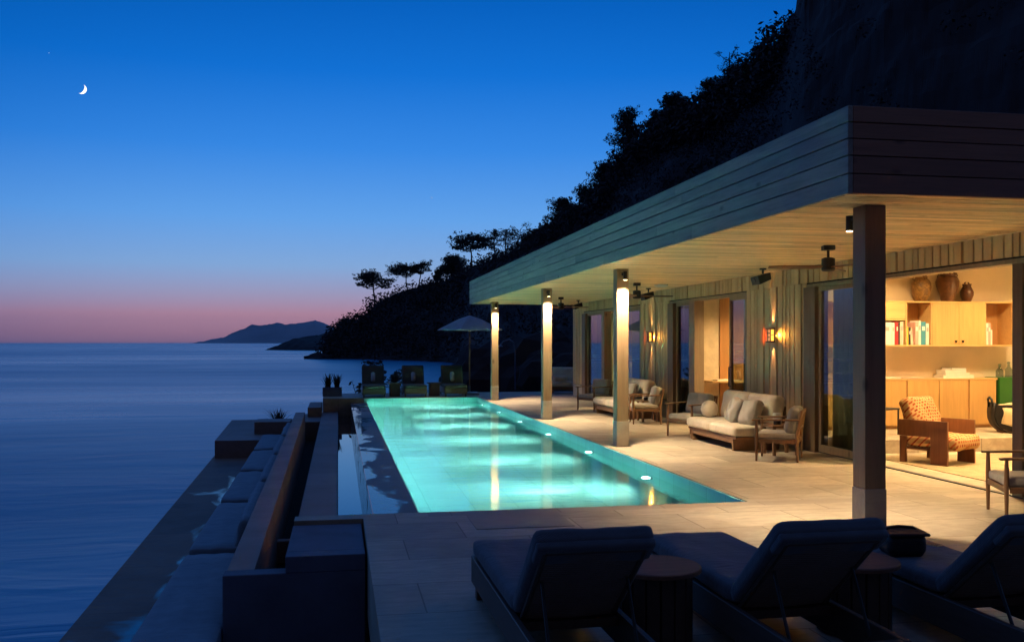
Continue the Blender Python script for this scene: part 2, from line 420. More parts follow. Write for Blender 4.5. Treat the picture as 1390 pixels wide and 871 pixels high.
def ikat():
    m, nt, out = new_mat('patterned_fabric'); v = coords(nt)
    b = N(nt, 'ShaderNodeTexBrick'); b.offset = .5; b.inputs['Scale'].default_value = 1
    b.inputs['Brick Width'].default_value = .062; b.inputs['Row Height'].default_value = .062; b.inputs['Mortar Size'].default_value = .014
    b.inputs['Color1'].default_value = (.20, .030, .012, 1); b.inputs['Color2'].default_value = (.38, .10, .03, 1); b.inputs['Mortar'].default_value = (.44, .27, .12, 1)
    d = N(nt, 'ShaderNodeVectorMath', operation='MULTIPLY_ADD')
    nn = N(nt, 'ShaderNodeTexNoise'); nn.inputs['Scale'].default_value = 30; L(nt, v, nn.inputs['Vector'])
    L(nt, nn.outputs['Color'], d.inputs[0]); d.inputs[1].default_value = (.012, .012, .012)
    sp_ = N(nt, 'ShaderNodeSeparateXYZ'); L(nt, v, sp_.inputs[0]); sw = N(nt, 'ShaderNodeCombineXYZ')
    L(nt, sp_.outputs[0], sw.inputs[0]); L(nt, math_(nt, 'ADD', sp_.outputs[2], sp_.outputs[1]), sw.inputs[1])
    L(nt, sw.outputs[0], d.inputs[2]); L(nt, d.outputs[0], b.inputs['Vector'])
    principled(nt, out, b.outputs['Color'], .9, .2, bump(nt, noise(nt, v, 60, 3), .3, .005)); return m
M['ikat'] = ikat()
def glaze(name, c1, c2, sc=14):
    m, nt, out = new_mat(name); v = coords(nt)
    f = noise(nt, v, sc, 6, .7, 1.0)
    tc = N(nt, 'ShaderNodeTexCoord')
    principled(nt, out, ramp(nt, f, [(.35, c1), (.65, c2)]), .3, .5, bump(nt, f, .4, .006)); return m
M['glaze_tan'] = glaze('tan_glaze', (.10, .045, .012), (.34, .19, .06))
M['glaze_brown'] = glaze('brown_glaze', (.085, .032, .012), (.17, .075, .03), 8)
M['glaze_dark'] = glaze('dark_brown_glaze', (.045, .016, .008), (.12, .045, .018), 9)
M['rug'] = fabric('rug_wool', (.36, .27, .15), .25)

# ------------------------------------------------------------------ sky
world = bpy.data.worlds.new('World'); scene.world = world; world.use_nodes = True
nt = world.node_tree; nt.nodes.clear()
wout = N(nt, 'ShaderNodeOutputWorld')
tc = N(nt, 'ShaderNodeTexCoord'); sep = N(nt, 'ShaderNodeSeparateXYZ'); L(nt, tc.outputs['Generated'], sep.inputs[0])
glow_dir = N(nt, 'ShaderNodeVectorMath', operation='DOT_PRODUCT')
L(nt, tc.outputs['Generated'], glow_dir.inputs[0]); glow_dir.inputs[1].default_value = (math.sin(R(8)), math.cos(R(8)), 0)
zz = math_(nt, 'MAXIMUM', sep.outputs[2], 0.0)
elev = math_(nt, 'POWER', zz, .5)
def P_(z): return z ** .5
near_ = ramp(nt, elev, [(0, (.20, .130, .24)), (P_(.010), (.38, .200, .29)), (P_(.030), (.50, .270, .37)), (P_(.052), (.36, .35, .55)), (P_(.080), (.24, .42, .74)),
                        (P_(.13), (.125, .375, .85)), (P_(.20), (.038, .255, .80)), (P_(.275), (.005, .170, .68)), (P_(.36), (.0, .112, .52)), (P_(.6), (.014, .085, .33)), (1, (.035, .085, .27))])
away_ = ramp(nt, elev, [(0, (.070, .080, .22)), (P_(.014), (.11, .100, .24)), (P_(.030), (.165, .150, .31)), (P_(.055), (.180, .255, .49)), (P_(.080), (.135, .295, .62)),
                        (P_(.13), (.060, .250, .69)), (P_(.20), (.010, .167, .62)), (P_(.275), (.0, .120, .52)), (P_(.36), (.0, .082, .39)), (P_(.6), (.014, .075, .30)), (1, (.035, .085, .27))])
mr = N(nt, 'ShaderNodeMapRange', interpolation_type='SMOOTHSTEP'); mr.inputs[1].default_value = .78; mr.inputs[2].default_value = .99
L(nt, glow_dir.outputs['Value'], mr.inputs[0])
col = mixc(nt, mr.outputs[0], away_, near_)
back = N(nt, 'ShaderNodeMapRange', interpolation_type='SMOOTHSTEP'); back.inputs[1].default_value = -.6; back.inputs[2].default_value = .75; back.inputs[3].default_value = 0.0; back.inputs[4].default_value = 1.0
L(nt, glow_dir.outputs['Value'], back.inputs[0])
side_ = ramp(nt, elev, [(0, (.055, .085, .165)), (P_(.1), (.055, .11, .25)), (P_(.3), (.030, .095, .27)), (1, (.035, .085, .27))])
col = mixc(nt, back.outputs[0], side_, col)
dusk = N(nt, 'ShaderNodeMapRange', interpolation_type='SMOOTHSTEP'); dusk.inputs[1].default_value = -.75; dusk.inputs[2].default_value = .05
L(nt, glow_dir.outputs['Value'], dusk.inputs[0])
col = mixc(nt, dusk.outputs[0], (.020, .020, .036), col)
sky = N(nt, 'ShaderNodeTexSky', sky_type='NISHITA'); sky.sun_disc = False; sky.sun_elevation = R(-5); sky.sun_rotation = R(8)
bg1 = N(nt, 'ShaderNodeBackground'); L(nt, col, bg1.inputs[0]); bg1.inputs[1].default_value = 1.0
bg2 = N(nt, 'ShaderNodeBackground'); L(nt, sky.outputs[0], bg2.inputs[0]); bg2.inputs[1].default_value = .05
ad = N(nt, 'ShaderNodeAddShader'); L(nt, bg1.outputs[0], ad.inputs[0]); L(nt, bg2.outputs[0], ad.inputs[1]); L(nt, ad.outputs[0], wout.inputs[0])


# ================================================================== SETTING: sea, decks, dock
SEA = -1.35
def sheet(name, x0, x1, y0, y1, z, mat):
    return mesh_obj(name, [(x0, y0, z), (x1, y0, z), (x1, y1, z), (x0, y1, z)], [(0, 1, 2, 3)], mat)
tag(sheet('sea_water', -10000, 10000, -400, 10000, SEA, M['sea_water']), kind='structure')

PX0, PX1, PY0, PY1 = .95, 4.70, 10.2, 31.6          # pool inner faces
deck = MB()
deck.span(.26, 8.0, -3.5, 9.95, -.6, 0)             # near deck
deck.span(-.45, PX0 + .0, 9.95, PY0, -1.3, 0)       # left end of the near coping
deck.span(PX1, 8.0, PY0, PY1, -.6, 0)               # covered terrace
deck.span(-.5, 16.0, PY1, 34.6, -1.3, 0)            # far deck
deck.span(8.0, 16.0, 31.45, PY1, -1.3, 0)
deck.build('terrace_deck', M['travertine'])['kind'] = 'structure'
cop = MB(); cop.span(PX0, 8.0, 9.95, PY0, -.6, .0)
cop.build('terrace_coping', M['coping'])['kind'] = 'structure'
hatch = MB(); hatch.span(1.35, 2.35, 9.15, 9.93, .002, .006)
tag(hatch.build('floor_hatch', M['coping']), 'pale stone access hatch let into the deck at the near edge of the pool', 'hatch')

# swimming pool
pool = thing('swimming_pool', 'long lit turquoise lap pool beside the covered terrace with a wet overflow edge', 'pool', (0, 0, 0))
pb = MB(); DZ = -1.22
pb.span(PX0 - .12, PX1 + .12, PY0 - .2, PY1 + .1, DZ - .1, DZ)                         # floor
pb.build('basin_floor', M['pool_plaster'], pool)
wl = MB()
wl.span(PX1 - .02, PX1 - .001, PY0 + .0, PY1 - .02, DZ, -.012)
wl.build('long_wall', M['pool_plaster'], pool)
wf = MB(); wf.span(PX0 - .1, PX1, PY1 - .02, PY1 - .001, DZ, -.012); wf.build('far_wall', M['pool_plaster'], pool)
wn = MB(); wn.span(PX0, PX1 - .02, PY0 + .001, PY0 + .02, DZ, -.012); wn.build('near_wall', M['pool_plaster'], pool)
ww = MB(); ww.span(PX0 - .02, PX0, PY0 + .0, PY1 - .02, DZ, -.165); ww.build('overflow_wall', M['pool_plaster'], pool)
mesh_obj('water_surface', [(PX0, PY0 + .02, -.16), (PX1 - .02, PY0 + .02, -.16), (PX1 - .02, PY1 - .02, -.16), (PX0, PY1 - .02, -.16)], [(0, 1, 2, 3)], M['pool_water'], pool)
lip = MB(); lip.span(.40, PX0 - .02, PY0, PY1, -1.3, -.157, .003)
lip.build('overflow_edge', M['wet_stone'], pool)
POOL_LIGHTS = [13.6, 16.9, 20.3, 23.6, 26.9, 30.2]
for y in POOL_LIGHTS:
    b = MB(); b.box((PX1 - .035, y, -.42), (.025, .20, .18), None, .01)
    ring = b.build('underwater_light', M['grey_metal'], pool)
    c = MB(); c.box((PX1 - .062, y, -.42), (.022, .14, .12), None, .010, 2)
    c.build('lens', M['pool_lamp'], ring)
    o = lamp('SPOT', (PX1 - .09, y, -.42), 820, (.56, 1.0, .89), ring, spot_size=R(86), spot_blend=1.0, shadow_soft_size=.05)
    aim(o, (PX1 - 1.2, y, -.45))
    o = lamp('SPOT', (PX1 - .10, y, -.42), 330, (.56, 1.0, .89), ring, spot_size=R(168), spot_blend=1.0, shadow_soft_size=.05)
    aim(o, (PX1 - 1.2, y, -.42))
    o = lamp('SPOT', (PX1 - .09, y, -.42), 900, (.72, 1.0, .95), ring, spot_size=R(17), spot_blend=1.0, shadow_soft_size=.05)
    aim(o, (PX1 - 1.25, y - .08, -1.04))

# trough beside the pool, paved strip, planter slot, bench wall
tr = thing('overflow_trough', 'narrow water channel between the pool edge and the stone strip', 'channel')
t = MB(); t.span(-.02, .40, PY0, PY1, -1.3, -.72); t.build('channel_floor', M['concrete'], tr)
mesh_obj('water_surface', [(0, PY0, -.60), (.40, PY0, -.60), (.40, PY1, -.60), (0, PY1, -.60)], [(0, 1, 2, 3)], M['still_water'], tr)
s = MB(); s.span(-.52, -.0, PY0, PY1, -1.3, -.45, .01)
s.build('stone_path', M['strip_stone'])['kind'] = 'structure'
def lx(y): return -.985 - .0125 * (y - 8.7)         # the bench wall runs a hair off the pool's line
bw = thing('bench_wall', 'low stone wall backing the row of seaside daybeds', 'wall')
b = MB(); b.prism([(lx(8.7), 8.7), (lx(8.7) + .24, 8.7), (lx(28.2) + .27, 28.2), (lx(28.2), 28.2)], -1.3, -.2)
b.build('wall', M['ledge'], bw)
e = MB(); e.span(lx(8.7) - .012, .24, 8.50, 8.699, -1.3, -.19, .006); e.build('end_wall', M['concrete'], bw)
e = MB(); e.span(-.46, .24, 8.70, 9.94, -1.3, -.045, .008); e.span(-.46, .24, 8.497, 8.6995, -.189, -.045, .004); e.build('end_block', M['concrete'], bw)
sl = MB(); sl.prism([(lx(8.9) + .245, 8.71), (-.53, 8.71), (-.53, 28.2), (lx(28.2) + .275, 28.2)], -1.3, -1.05)
tag(sl.build('planting_soil', M['soil']), kind='structure')
bm_ = MB(); bm_.span(-.96, -.53, 12.6, 12.75, -1.049, -.75, .01)
tag(bm_.build('cross_beam', M['ledge']), 'short dark stone beam crossing the slot behind the bench wall', 'beam')
steps = MB(); steps.span(-1.25, -.53, 28.4, 31.59, -1.3, -.5, .01); steps.span(-.95, -.53, 30.2, 33.0, -.499, -.2, .01)
steps.build('stone_steps', M['strip_stone'])['kind'] = 'structure'
dock = MB(); dock.prism([(-2.52, 2), (-1.0, 2), (-1.0, 27), (-3.27, 27)], -2.2, -1.15)
dock.build('dock_platform', M['dock_stone'])['kind'] = 'structure'
blk = MB(); blk.prism([(-3.16, 25.3), (-1.62, 25.3), (-1.62, 32.0), (-3.45, 32.0)], -2.2, -.70)
blk.build('dock_block', M['strip_stone'])['kind'] = 'structure'
wt = MB(); wt.span(-2.3, -1.32, 26.9, 28.0, -.699, -.36, .01)
tag(wt.build('low_wall', M['strip_stone']), 'low stone wall closing the far end of the daybed row', 'wall')
# daybed base and cushions along the dock
base = MB(); base.prism([(-1.66, 5.0), (-1.0, 5.0), (lx(26.8) - .01, 26.8), (-1.98, 26.8)], -1.149, -.86)
tag(base.build('bench_base', M['concrete']), 'long concrete bench base carrying the navy daybeds along the dock', 'bench')
ys = [6.0, 11.65, 15.25, 18.85, 22.5, 26.3]
names = ['nearest and longest navy daybed pad, with no back cushion, beside the dark end wall', 'second navy daybed pad from the near end of the bench',
         'middle navy daybed pad of the row, facing the widest puddle on the dock', 'second to last navy daybed pad toward the far stone block', 'last navy daybed pad touching the low stone end wall']
for i in range(5):
    y0, y1 = ys[i] + .14, ys[i + 1] - .14; ym = (y0 + y1) / 2
    xa = -1.73 - .0165 * (ym - 8); xb = lx(ym) - .01
    r = thing('daybed', names[i], 'daybed', ((xa + xb) / 2, ym, -.86), R(.85), 'navy daybed pads along the dock bench')
    c = MB(); c.cushion((0, 0, .115), (xb - xa - .03, y1 - y0, .23), puff=.06, rim=.35, wob=.006, seed=i); c.build('seat_pad', M['bench_fabric'], r, True)
    if i:
        c = MB(); c.cushion(((xb - xa) / 2 - .12, 0, .36), (.16, y1 - y0 - .1, .40), (0, R(14), 0), puff=.2, wob=.012, seed=i + 9); c.build('back_cushion', M['bench_fabric'], r, True)

# ================================================================== POOL HOUSE
FX = 8.0; SOF = 3.17; TOP = 3.95; RX = 4.43; RY0, RY1 = 7.56, 31.75
house = thing('pool_house', 'long low timber pool house with a deep flat roof over the terrace', 'house')
# roof: a slab, fascia boards and a boarded soffit
rb = MB(); rb.span(RX + .05, 16.5, RY0 + .05, RY1 - .05, 3.62, TOP - .03); rb.span(RX + .05, FX - .02, RY0 + .05, RY1 - .05, SOF + .03, 3.619)
roof = rb.build('roof', M['roofing'], house)
fb = MB(); q = random.Random(3)
zs = [SOF, 3.345, 3.505, 3.655, 3.80, TOP]
for k in range(5):
    y = RY0 + .0
    while y < RY1:
        y2 = min(RY1, y + q.uniform(3.2, 5.4))
        if RY1 - y2 < 1.2: y2 = RY1
        d = q.uniform(0, .004)
        fb.span(RX - d, RX + .045, y + (.0 if y == RY0 else .002), y2 - .002, zs[k] + (.0 if k == 0 else .005), zs[k + 1] - .005, .003); y = y2
fb.build('fascia', M['fascia'], roof)
fe = MB()
for k in range(5):
    x = RX + .046
    while x < 16.5:
        x2 = min(16.5, x + q.uniform(3.5, 5.5))
        fe.span(x + .002, x2 - .002, RY0 - q.uniform(0, .003), RY0 + .045, zs[k] + (.0 if k == 0 else .005), zs[k + 1] - .005, .003); x = x2
fe.build('end_fascia', M['fascia_end'], roof)
sf = MB(); y = RY0 + .05
while y < RY1 - .05:
    w = .092
    xs = RX + .048; cut = q.uniform(1.0, 3.2)
    for xa, xb in ((xs, xs + cut), (xs + cut + .002, FX - .03)):
        d = q.uniform(0, .003)
        sf.span(xa, xb, y, min(y + w, RY1 - .05), SOF - d, SOF + .02)
    y += w + .020
sf.build('soffit', M['soffit'], roof)
# columns with stone feet
COLS = [8.26, 16.11, 22.11, 29.77]; CXS = [5.06, 4.99, 4.97, 4.97]; CXX = 4.99
for k, y in enumerate(COLS):
    CXX = CXS[k]
    c = MB(); c.span(CXX - .11, CXX + .11, y - .11, y + .11, .45, SOF - .004, .006)
    co = c.build('column', M['column'], house)
    f = MB(); f.span(CXX - .115, CXX + .115, y - .115, y + .115, .0, .449, .004); f.build('stone_foot', M['plinth'], co)
    p = MB(); p.span(CXX - .15, CXX + .15, y - .15, y + .15, .0, .006); p.build('base_plate', M['bronze'], co)

# facade: clad walls between door groups
def clad(y0, y1, z0, z1, seed, name='wall', lo=.068, hi=.15):
    q = random.Random(seed); b = MB(); y = y0
    while y < y1 - .001:
        w = q.choice((.12, .15, .17, .17, .21)); y2 = y + w
        if y1 - y2 < .07: y2 = y1
        d = q.choice((0, 0, 0, .016))
        b.span(FX - .03 - d, FX - .004, y + .013, y2 - .014, z0, z1, .002); y = y2
    w_ = b.build(name, M['cladding'], house)
    k = MB(); k.span(FX, FX + .18, y0, y1, z0 - .02, z1 - .002 if z1 > 3 else z1); k.build('wall_core', M['dark_gap'], w_)
    return w_
HEAD = 2.80
clad(7.9, 31.2, HEAD + .08, SOF - .004, 11, 'upper_wall')
WALLS = [(29.9, 31.2), (21.75, 24.0), (14.97, 17.37)]
for k, (a, b_) in enumerate(WALLS):
    wv = clad(a, b_, .45, HEAD + .078, 20 + k)
    p = MB(); p.span(FX - .045, FX + .18, a, b_, 0, .428, .004); p.build('stone_plinth', M['plinth'], wv)
hb = MB()
hb.span(FX - .02, FX + .18, 7.9, 14.97, HEAD, HEAD + .058, .003); hb.span(FX - .02, FX + .18, 17.37, 21.75, HEAD, HEAD + .058, .003); hb.span(FX - .02, FX + .18, 24.0, 29.9, HEAD, HEAD + .058, .003)
hb.build('door_head', M['frame'], house)
def post(y0, y1, mat='jamb', x0=-.07, x1=.16):
    b = MB(); b.span(FX + x0, FX + x1, y0, y1, .0, HEAD - .002, .003); return b.build('door_post', M[mat], house)
for a, b_ in ((14.56, 14.95), (21.36, 21.73), (29.5, 29.88)): post(a, b_, x0=-.09)
for a, b_ in ((9.78, 9.95),): post(a, b_, x0=-.02)
post(20.02, 20.36, 'frame'); post(27.32, 27.62, 'frame')
def window(y0, y1, handle=None, x=.06, sill=.14):
    f = MB(); w = .075
    f.span(FX + x - .03, FX + x + .03, y0, y0 + w, .02, HEAD - .004, .003); f.span(FX + x - .03, FX + x + .03, y1 - w, y1, .02, HEAD - .004, .003)
    f.span(FX + x - .03, FX + x + .03, y0 + w, y1 - w, .02, sill, .003); f.span(FX + x - .03, FX + x + .03, y0 + w, y1 - w, HEAD - .08, HEAD - .004, .003)
    fo = f.build('window', M['frame'], house)
    g = MB(); g.span(FX + x - .006, FX + x + .006, y0 + w, y1 - w, sill, HEAD - .08); g.build('pane', M['glass'], fo)
    if handle:
        h = MB(); h.tube([(FX + x - .03, handle, .95), (FX + x - .08, handle, .95), (FX + x - .08, handle, 1.35), (FX + x - .03, handle, 1.35)], .014, 8); h.build('handle', M['black_metal'], fo)
    return fo
window(12.80, 14.54, x=-.0); window(7.95, 9.76, x=.05)
window(20.38, 21.34, x=.02); window(17.40, 18.24, 18.15, .02)
window(27.64, 29.48, x=.02); window(24.04, 25.75, 25.60, .02)
sd = MB(); sd.span(FX - .03, FX + .05, 8.0, 14.5, .002, .014); sd.build('door_track', M['black_metal'], house)
# interior shells
def shell(name, mat, *spans):
    b = MB()
    for s in spans: b.span(*s)
    return b.build(name, M[mat], house)
shell('floor', 'travertine', (FX + .001, 16.0, 7.6, 31.44, -.6, .0))
shell('ceiling', 'ceiling', (FX + .19, 16.0, 7.9, 31.2, 3.52, 3.6))
shell('back_wall', 'plaster', (10.0, 13.9, 16.42, 16.6, 0, 3.52), (FX + .19, 10.0, 16.42, 16.6, 0, 3.52))
shell('side_wall', 'plaster', (13.9, 14.1, 7.9, 31.2, 0, 3.52))
shell('end_wall', 'plaster', (FX + .19, 13.9, 7.7, 7.9, 0, 3.52))
shell('platform', 'travertine', (FX + .35, 13.9, 14.2, 16.42, .0, .22))
shell('bedroom_wall', 'curtain', (FX + .2, 8.66, 20.34, 20.5, 0, 3.52))
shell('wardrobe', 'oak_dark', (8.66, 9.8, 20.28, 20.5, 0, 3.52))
shell('bedroom_back_wall', 'plaster', (9.8, 9.95, 16.6, 31.2, 0, 3.52))
shell('far_bedroom_wall', 'plaster', (FX + .2, 9.8, 29.5, 29.7, 0, 3.52), (FX + .19, 9.8, 31.0, 31.2, 0, 3.52))
shell('near_bedroom_wall', 'plaster', (FX + .2, 9.8, 23.0, 23.15, 0, 3.52))
shell('far_end_wall', 'cladding', (FX, 16.0, 31.2, 31.4, 0, 3.6))

# interior ceiling lamps
def room_lamp(x, y, e, label, size=.35, color=(1.0, .67, .32)):
    r = thing('ceiling_lamp', label, 'ceiling lamp', (x, y, 3.52), 0, 'ceiling lamps in the rooms')
    b = MB(); b.lathe([(.10, 0), (.12, -.01), (.12, -.06), (.09, -.06)], n=20); b.build('lamp_body', M['bronze'], r)
    b = MB(); b.lathe([(.088, -.062), (.088, -.066)], n=20); b.build('lens', M['downlight'], r)
    lamp('AREA', (0, 0, -.075), e, color, r, shape='DISK', size=size, spread=R(150 if y > 14 and y < 16 else 118))
for x, y, e, lb in ((10.0, 14.9, 108, 'round ceiling lamp over the cabinet wall'), (12.2, 14.6, 108, 'round ceiling lamp over the green cabinet'), (9.1, 12.0, 150, 'round ceiling lamp over the patterned armchair'),
                    (11.6, 11.0, 150, 'round ceiling lamp deep in the near room'), (8.95, 18.7, 110, 'round ceiling lamp in the room with the orange wood panel'), (8.95, 26.4, 120, 'round ceiling lamp in the far room with the drawn drape')):
    room_lamp(x, y, e, lb)
def added_fill_lamp(x, y, e, label):  # lamps added out of view to throw warm light on soffit and ceiling
    r = thing('added_fill_lamp', label, 'added fill lamp', (x, y, .012), 0, 'added fill lamps in the rooms')
    b = MB(); b.lathe([(.15, 0), (.15, .02), (.02, .03), (.012, .06), (.012, 1.30)], n=20); b.build('stand', M['bronze'], r)
    b = MB(); b.lathe([(.05, 1.33), (.06, 1.36), (.06, 1.46), (.03, 1.50)], n=16); b.build('bulb', M['downlight'], r)
    b = MB(); n = 28; b.faces([(rr * math.cos(2 * math.pi * k / n), rr * math.sin(2 * math.pi * k / n), zz) for rr, zz in ((.24, 1.24), (.18, 1.58)) for k in range(n)], [(k, (k + 1) % n, n + (k + 1) % n, n + k) for k in range(n)]); b.build('lamp_shade', M['curtain'], r, True)
    lamp('POINT', (0, 0, 1.62), e, (1.0, .66, .31), r, shadow_soft_size=.12)
added_fill_lamp(9.0, 9.0, 100, 'unseen shaded lamp added in the near room to light the soffit')
added_fill_lamp(12.9, 12.6, 90, 'unseen shaded lamp added deep in the near room for extra light')
# curtains
def curtain(name, label, pts, z0, z1, mat, amp=.05, wl=.16):
    b = MB(); vs_, fs = [], []
    (x0, y0), (x1, y1) = pts; Lh = math.hypot(x1 - x0, y1 - y0); n = int(Lh / wl * 10)
    nx, ny = -(y1 - y0) / Lh, (x1 - x0) / Lh
    for i in range(n + 1):
        t = i / n; a = amp * math.sin(t * Lh / wl * 2 * math.pi + .7 * math.sin(t * 9))
        for z, sc in ((z0, 1.15), ((z0 + z1) / 2, 1), (z1, .7)):
            vs_.append((x0 + (x1 - x0) * t + nx * a * sc, y0 + (y1 - y0) * t + ny * a * sc, z))
    for i in range(n):
        for k in range(2): fs.append((i * 3 + k, i * 3 + 3 + k, i * 3 + 4 + k, i * 3 + 1 + k))
    o = mesh_obj(name, vs_, fs, M[mat], None, True)
    so = o.modifiers.new('thickness', 'SOLIDIFY'); so.thickness = .006
    return tag(o, label, 'curtain')
curtain('curtain', 'grey green curtain hanging behind the tall window beside the wide opening', ((8.20, 13.0), (8.20, 14.5)), .03, 2.76, 'curtain_grey', .045, .17)
curtain('curtain', 'cream drape hanging in the far room door behind the third column', ((8.22, 26.3), (8.26, 27.3)), .03, 2.76, 'curtain', .05, .18)
curtain('curtain', 'dark sheer curtain behind the far window nearest the corner', ((8.3, 27.66), (8.3, 29.4)), .03, 2.76, 'curtain_grey', .04, .2)
curtain('curtain', 'dark sheer curtain behind the window on the right of the third column', ((8.3, 23.3), (8.3, 25.7)), .03, 2.76, 'curtain_grey', .04, .2)
curtain('curtain', 'sheer curtain behind the narrow pane left of the open bedroom door', ((8.3, 20.45), (8.3, 21.6)), .03, 2.76, 'curtain_grey', .04, .2)
curtain('curtain', 'sheer curtain behind the narrow pane right of the orange wood panel', ((8.3, 17.2), (8.3, 18.2)), .03, 2.76, 'curtain_grey', .04, .2)

# ------------------------------------------------------------------ fittings
# column downlights
def downlight(y, side, label):
    CXX = CXS[COLS.index(y)]
    r = thing('downlight', label, 'downlight', (CXX, y + side * .11, 2.96), 0, 'downlights at the column heads')
    ox = -.055 if side > 0 else 0
    b = MB(); b.box((ox, side * .008, .11), (.05, .016, .05)); b.tube([(ox, side * .016, .11), (ox, side * .135, .11)], .012, 8); b.build('bracket', M['black_metal'], r)
    b = MB(); b.tube([(ox, side * .15, .15), (ox, side * .15, -.0)], .036, 16); b.build('lamp_body', M['bronze'], r)
    b = MB(); b.tube([(ox, side * .15, -.001), (ox, side * .15, -.006)], .030, 16); b.build('lens', M['bulb'], r)
    o = lamp('SPOT', (ox, side * .15, -.02), 800 if side > 0 else 980, (1.0, .755, .48), r, spot_size=R(96 if side > 0 else 122), spot_blend=1.0, shadow_soft_size=.04)
    o.rotation_euler = (R(15), 0, 0) if side > 0 else (R(-7), 0, 0)
downlight(COLS[0], 1, 'small dark downlight on the back of the dark near column')
downlight(COLS[1], -1, 'brightest downlight, at the head of the lit column nearest the sofas')
downlight(COLS[2], -1, 'downlight at the head of the middle lit column')
downlight(COLS[3], -1, 'downlight at the head of the lit column beside the umbrella')
# wall sconces
def sconce(y, z, label):
    r = thing('wall_lantern', label, 'wall lamp', (FX - .045, y, z), 0, 'lanterns on the timber wall')
    w, h, d = .115, .22, .085
    b = MB()
    b.box((-d / 2 - .01, 0, h / 2 + .012), (d + .04, w + .03, .018)); b.box((-d / 2 - .01, 0, -h / 2 - .012), (d + .04, w + .03, .018))
    for yy in (-w / 2, 0, w / 2): b.box((-d - .004, yy, 0), (.014, .018, h))
    for zz in (-h / 6, h / 6): b.box((-d - .004, 0, zz), (.012, w, .016))
    for s in (-1, 1): b.box((-.012, s * w / 2, 0), (.012, .012, h)); b.box((-d / 2, s * w / 2, 0), (d, .010, .010))
    b.box((.004, 0, 0), (.016, w + .02, h + .05)); b.build('frame', M['bronze'], r)
    b = MB(); b.box((-d + .006, 0, 0), (.005, w - .012, h - .01)); b.build('front_pane', M['pane_lit'], r)
    b = MB(); b.box((-d / 2, w / 2 - .007, 0), (d - .02, .004, h - .01)); b.build('side_pane', M['pane_red'], r)
    b = MB(); b.box((-d / 2, -w / 2 + .007, 0), (d - .02, .004, h - .01)); b.build('side_pane', M['pane_amber'], r)
    lamp('SPOT', (-.045, 0, h / 2 + .04), 45, (1, .50, .20), r, (R(180), R(8), 0), spot_size=R(42), spot_blend=1, shadow_soft_size=.012)
    lamp('SPOT', (-.045, 0, -h / 2 - .04), 36, (1, .50, .20), r, (0, R(-8), 0), spot_size=R(42), spot_blend=1, shadow_soft_size=.012)
    o = lamp('SPOT', (-.03, -w / 2 - .008, .0), 40, (1, .40, .05), r, spot_size=R(85), spot_blend=1, shadow_soft_size=.012); aim(o, (.02, -.6, 0))
    o = lamp('SPOT', (-.05, w / 2 + .015, .0), 20, (1, .12, .02), r, spot_size=R(60), spot_blend=1, shadow_soft_size=.012); aim(o, (.0, .4, 0))
sconce(16.17, 1.99, 'glowing gridded wall lantern on the timber wall above the nearer sofa')
sconce(23.05, 2.0, 'glowing gridded wall lantern seen past the third column, above the farther sofa')
# ceiling fans
def fan(x, y, rz, label):
    r = thing('ceiling_fan', label, 'ceiling fan', (x, y, SOF), rz, 'ceiling fans under the soffit')
    b = MB(); b.box((0, 0, -.035), (.15, .15, .066), bevel=.006); b.tube([(0, 0, -.06), (0, 0, -.20)], .018, 10); b.build('mount', M['black_metal'], r)
    b = MB(); b.lathe([(.05, -.165), (.088, -.18), (.09, -.33), (.075, -.35), (.03, -.355)], n=20); b.build('motor', M['black_metal'], r)
    for k in range(3):
        a = R(120 * k); ca, sa = math.cos(a), math.sin(a)
        v = []; pr = [(.06, .030), (.22, .060), (.66, .055), (.80, .035)]
        for zt in (0, .014):
            for rr, ww in pr:
                for s in (-1, 1): v.append((rr * ca - s * ww * sa, rr * sa + s * ww * ca, -.30 + zt + s * ww * .22))
        f = []
        n = len(pr)
        for i in range(n - 1):
            a0 = 2 * i; f += [(a0, a0 + 2, a0 + 3, a0 + 1), (2 * n + a0, 2 * n + a0 + 1, 2 * n + a0 + 3, 2 * n + a0 + 2), (a0, 2 * n + a0, 2 * n + a0 + 2, a0 + 2), (a0 + 1, a0 + 3, 2 * n + a0 + 3, 2 * n + a0 + 1)]
        f += [(0, 1, 2 * n + 1, 2 * n), (2 * n - 2, 4 * n - 2, 4 * n - 1, 2 * n - 1)]
        MB().faces(v, f).build('blade', M['blade'], r)
    return r
fan(6.54, 11.67, R(166), 'nearest ceiling fan, partly behind the dark near column')
fan(6.48, 19.75, R(-9), 'ceiling fan just right of the brightest lit column')
fan(6.34, 26.3, R(-12), 'farthest ceiling fan, right of the middle lit column')
def speaker(x, y, label):
    r = thing('wall_speaker', label, 'speaker', (x, y, SOF), R(0), 'black speakers under the soffit')
    b = MB(); b.tube([(0, 0, -.002), (0, 0, -.03)], .06, 12); b.tube([(0, 0, -.02), (0, 0, -.10)], .02, 8); b.build('bracket', M['black_metal'], r)
    b = MB(); b.faces([(-.17, -.16, -.16), (-.17, .16, -.16), (-.13, .16, -.30), (-.13, -.16, -.30), (.10, -.10, -.08), (.10, .10, -.08), (.12, .10, -.20), (.12, -.10, -.20)],
                      [(0, 1, 2, 3), (4, 7, 6, 5), (0, 4, 5, 1), (1, 5, 6, 2), (2, 6, 7, 3), (3, 7, 4, 0)])
    bmesh.ops.bevel(b.bm, geom=list(b.bm.edges), offset=.012, segments=2, profile=.5, affect='EDGES'); b.build('cabinet', M['rubber'], r)
    b = MB(); b.tube([(-.158, 0, -.228), (-.166, 0, -.231)], .05, 16); b.build('driver', M['black_metal'], r)
speaker(7.41, 15.47, 'black speaker under the soffit above the nearer sofa')
speaker(7.38, 21.6, 'black speaker behind the middle ceiling fan')
speaker(7.3, 28.0, 'black speaker at the far end of the soffit')
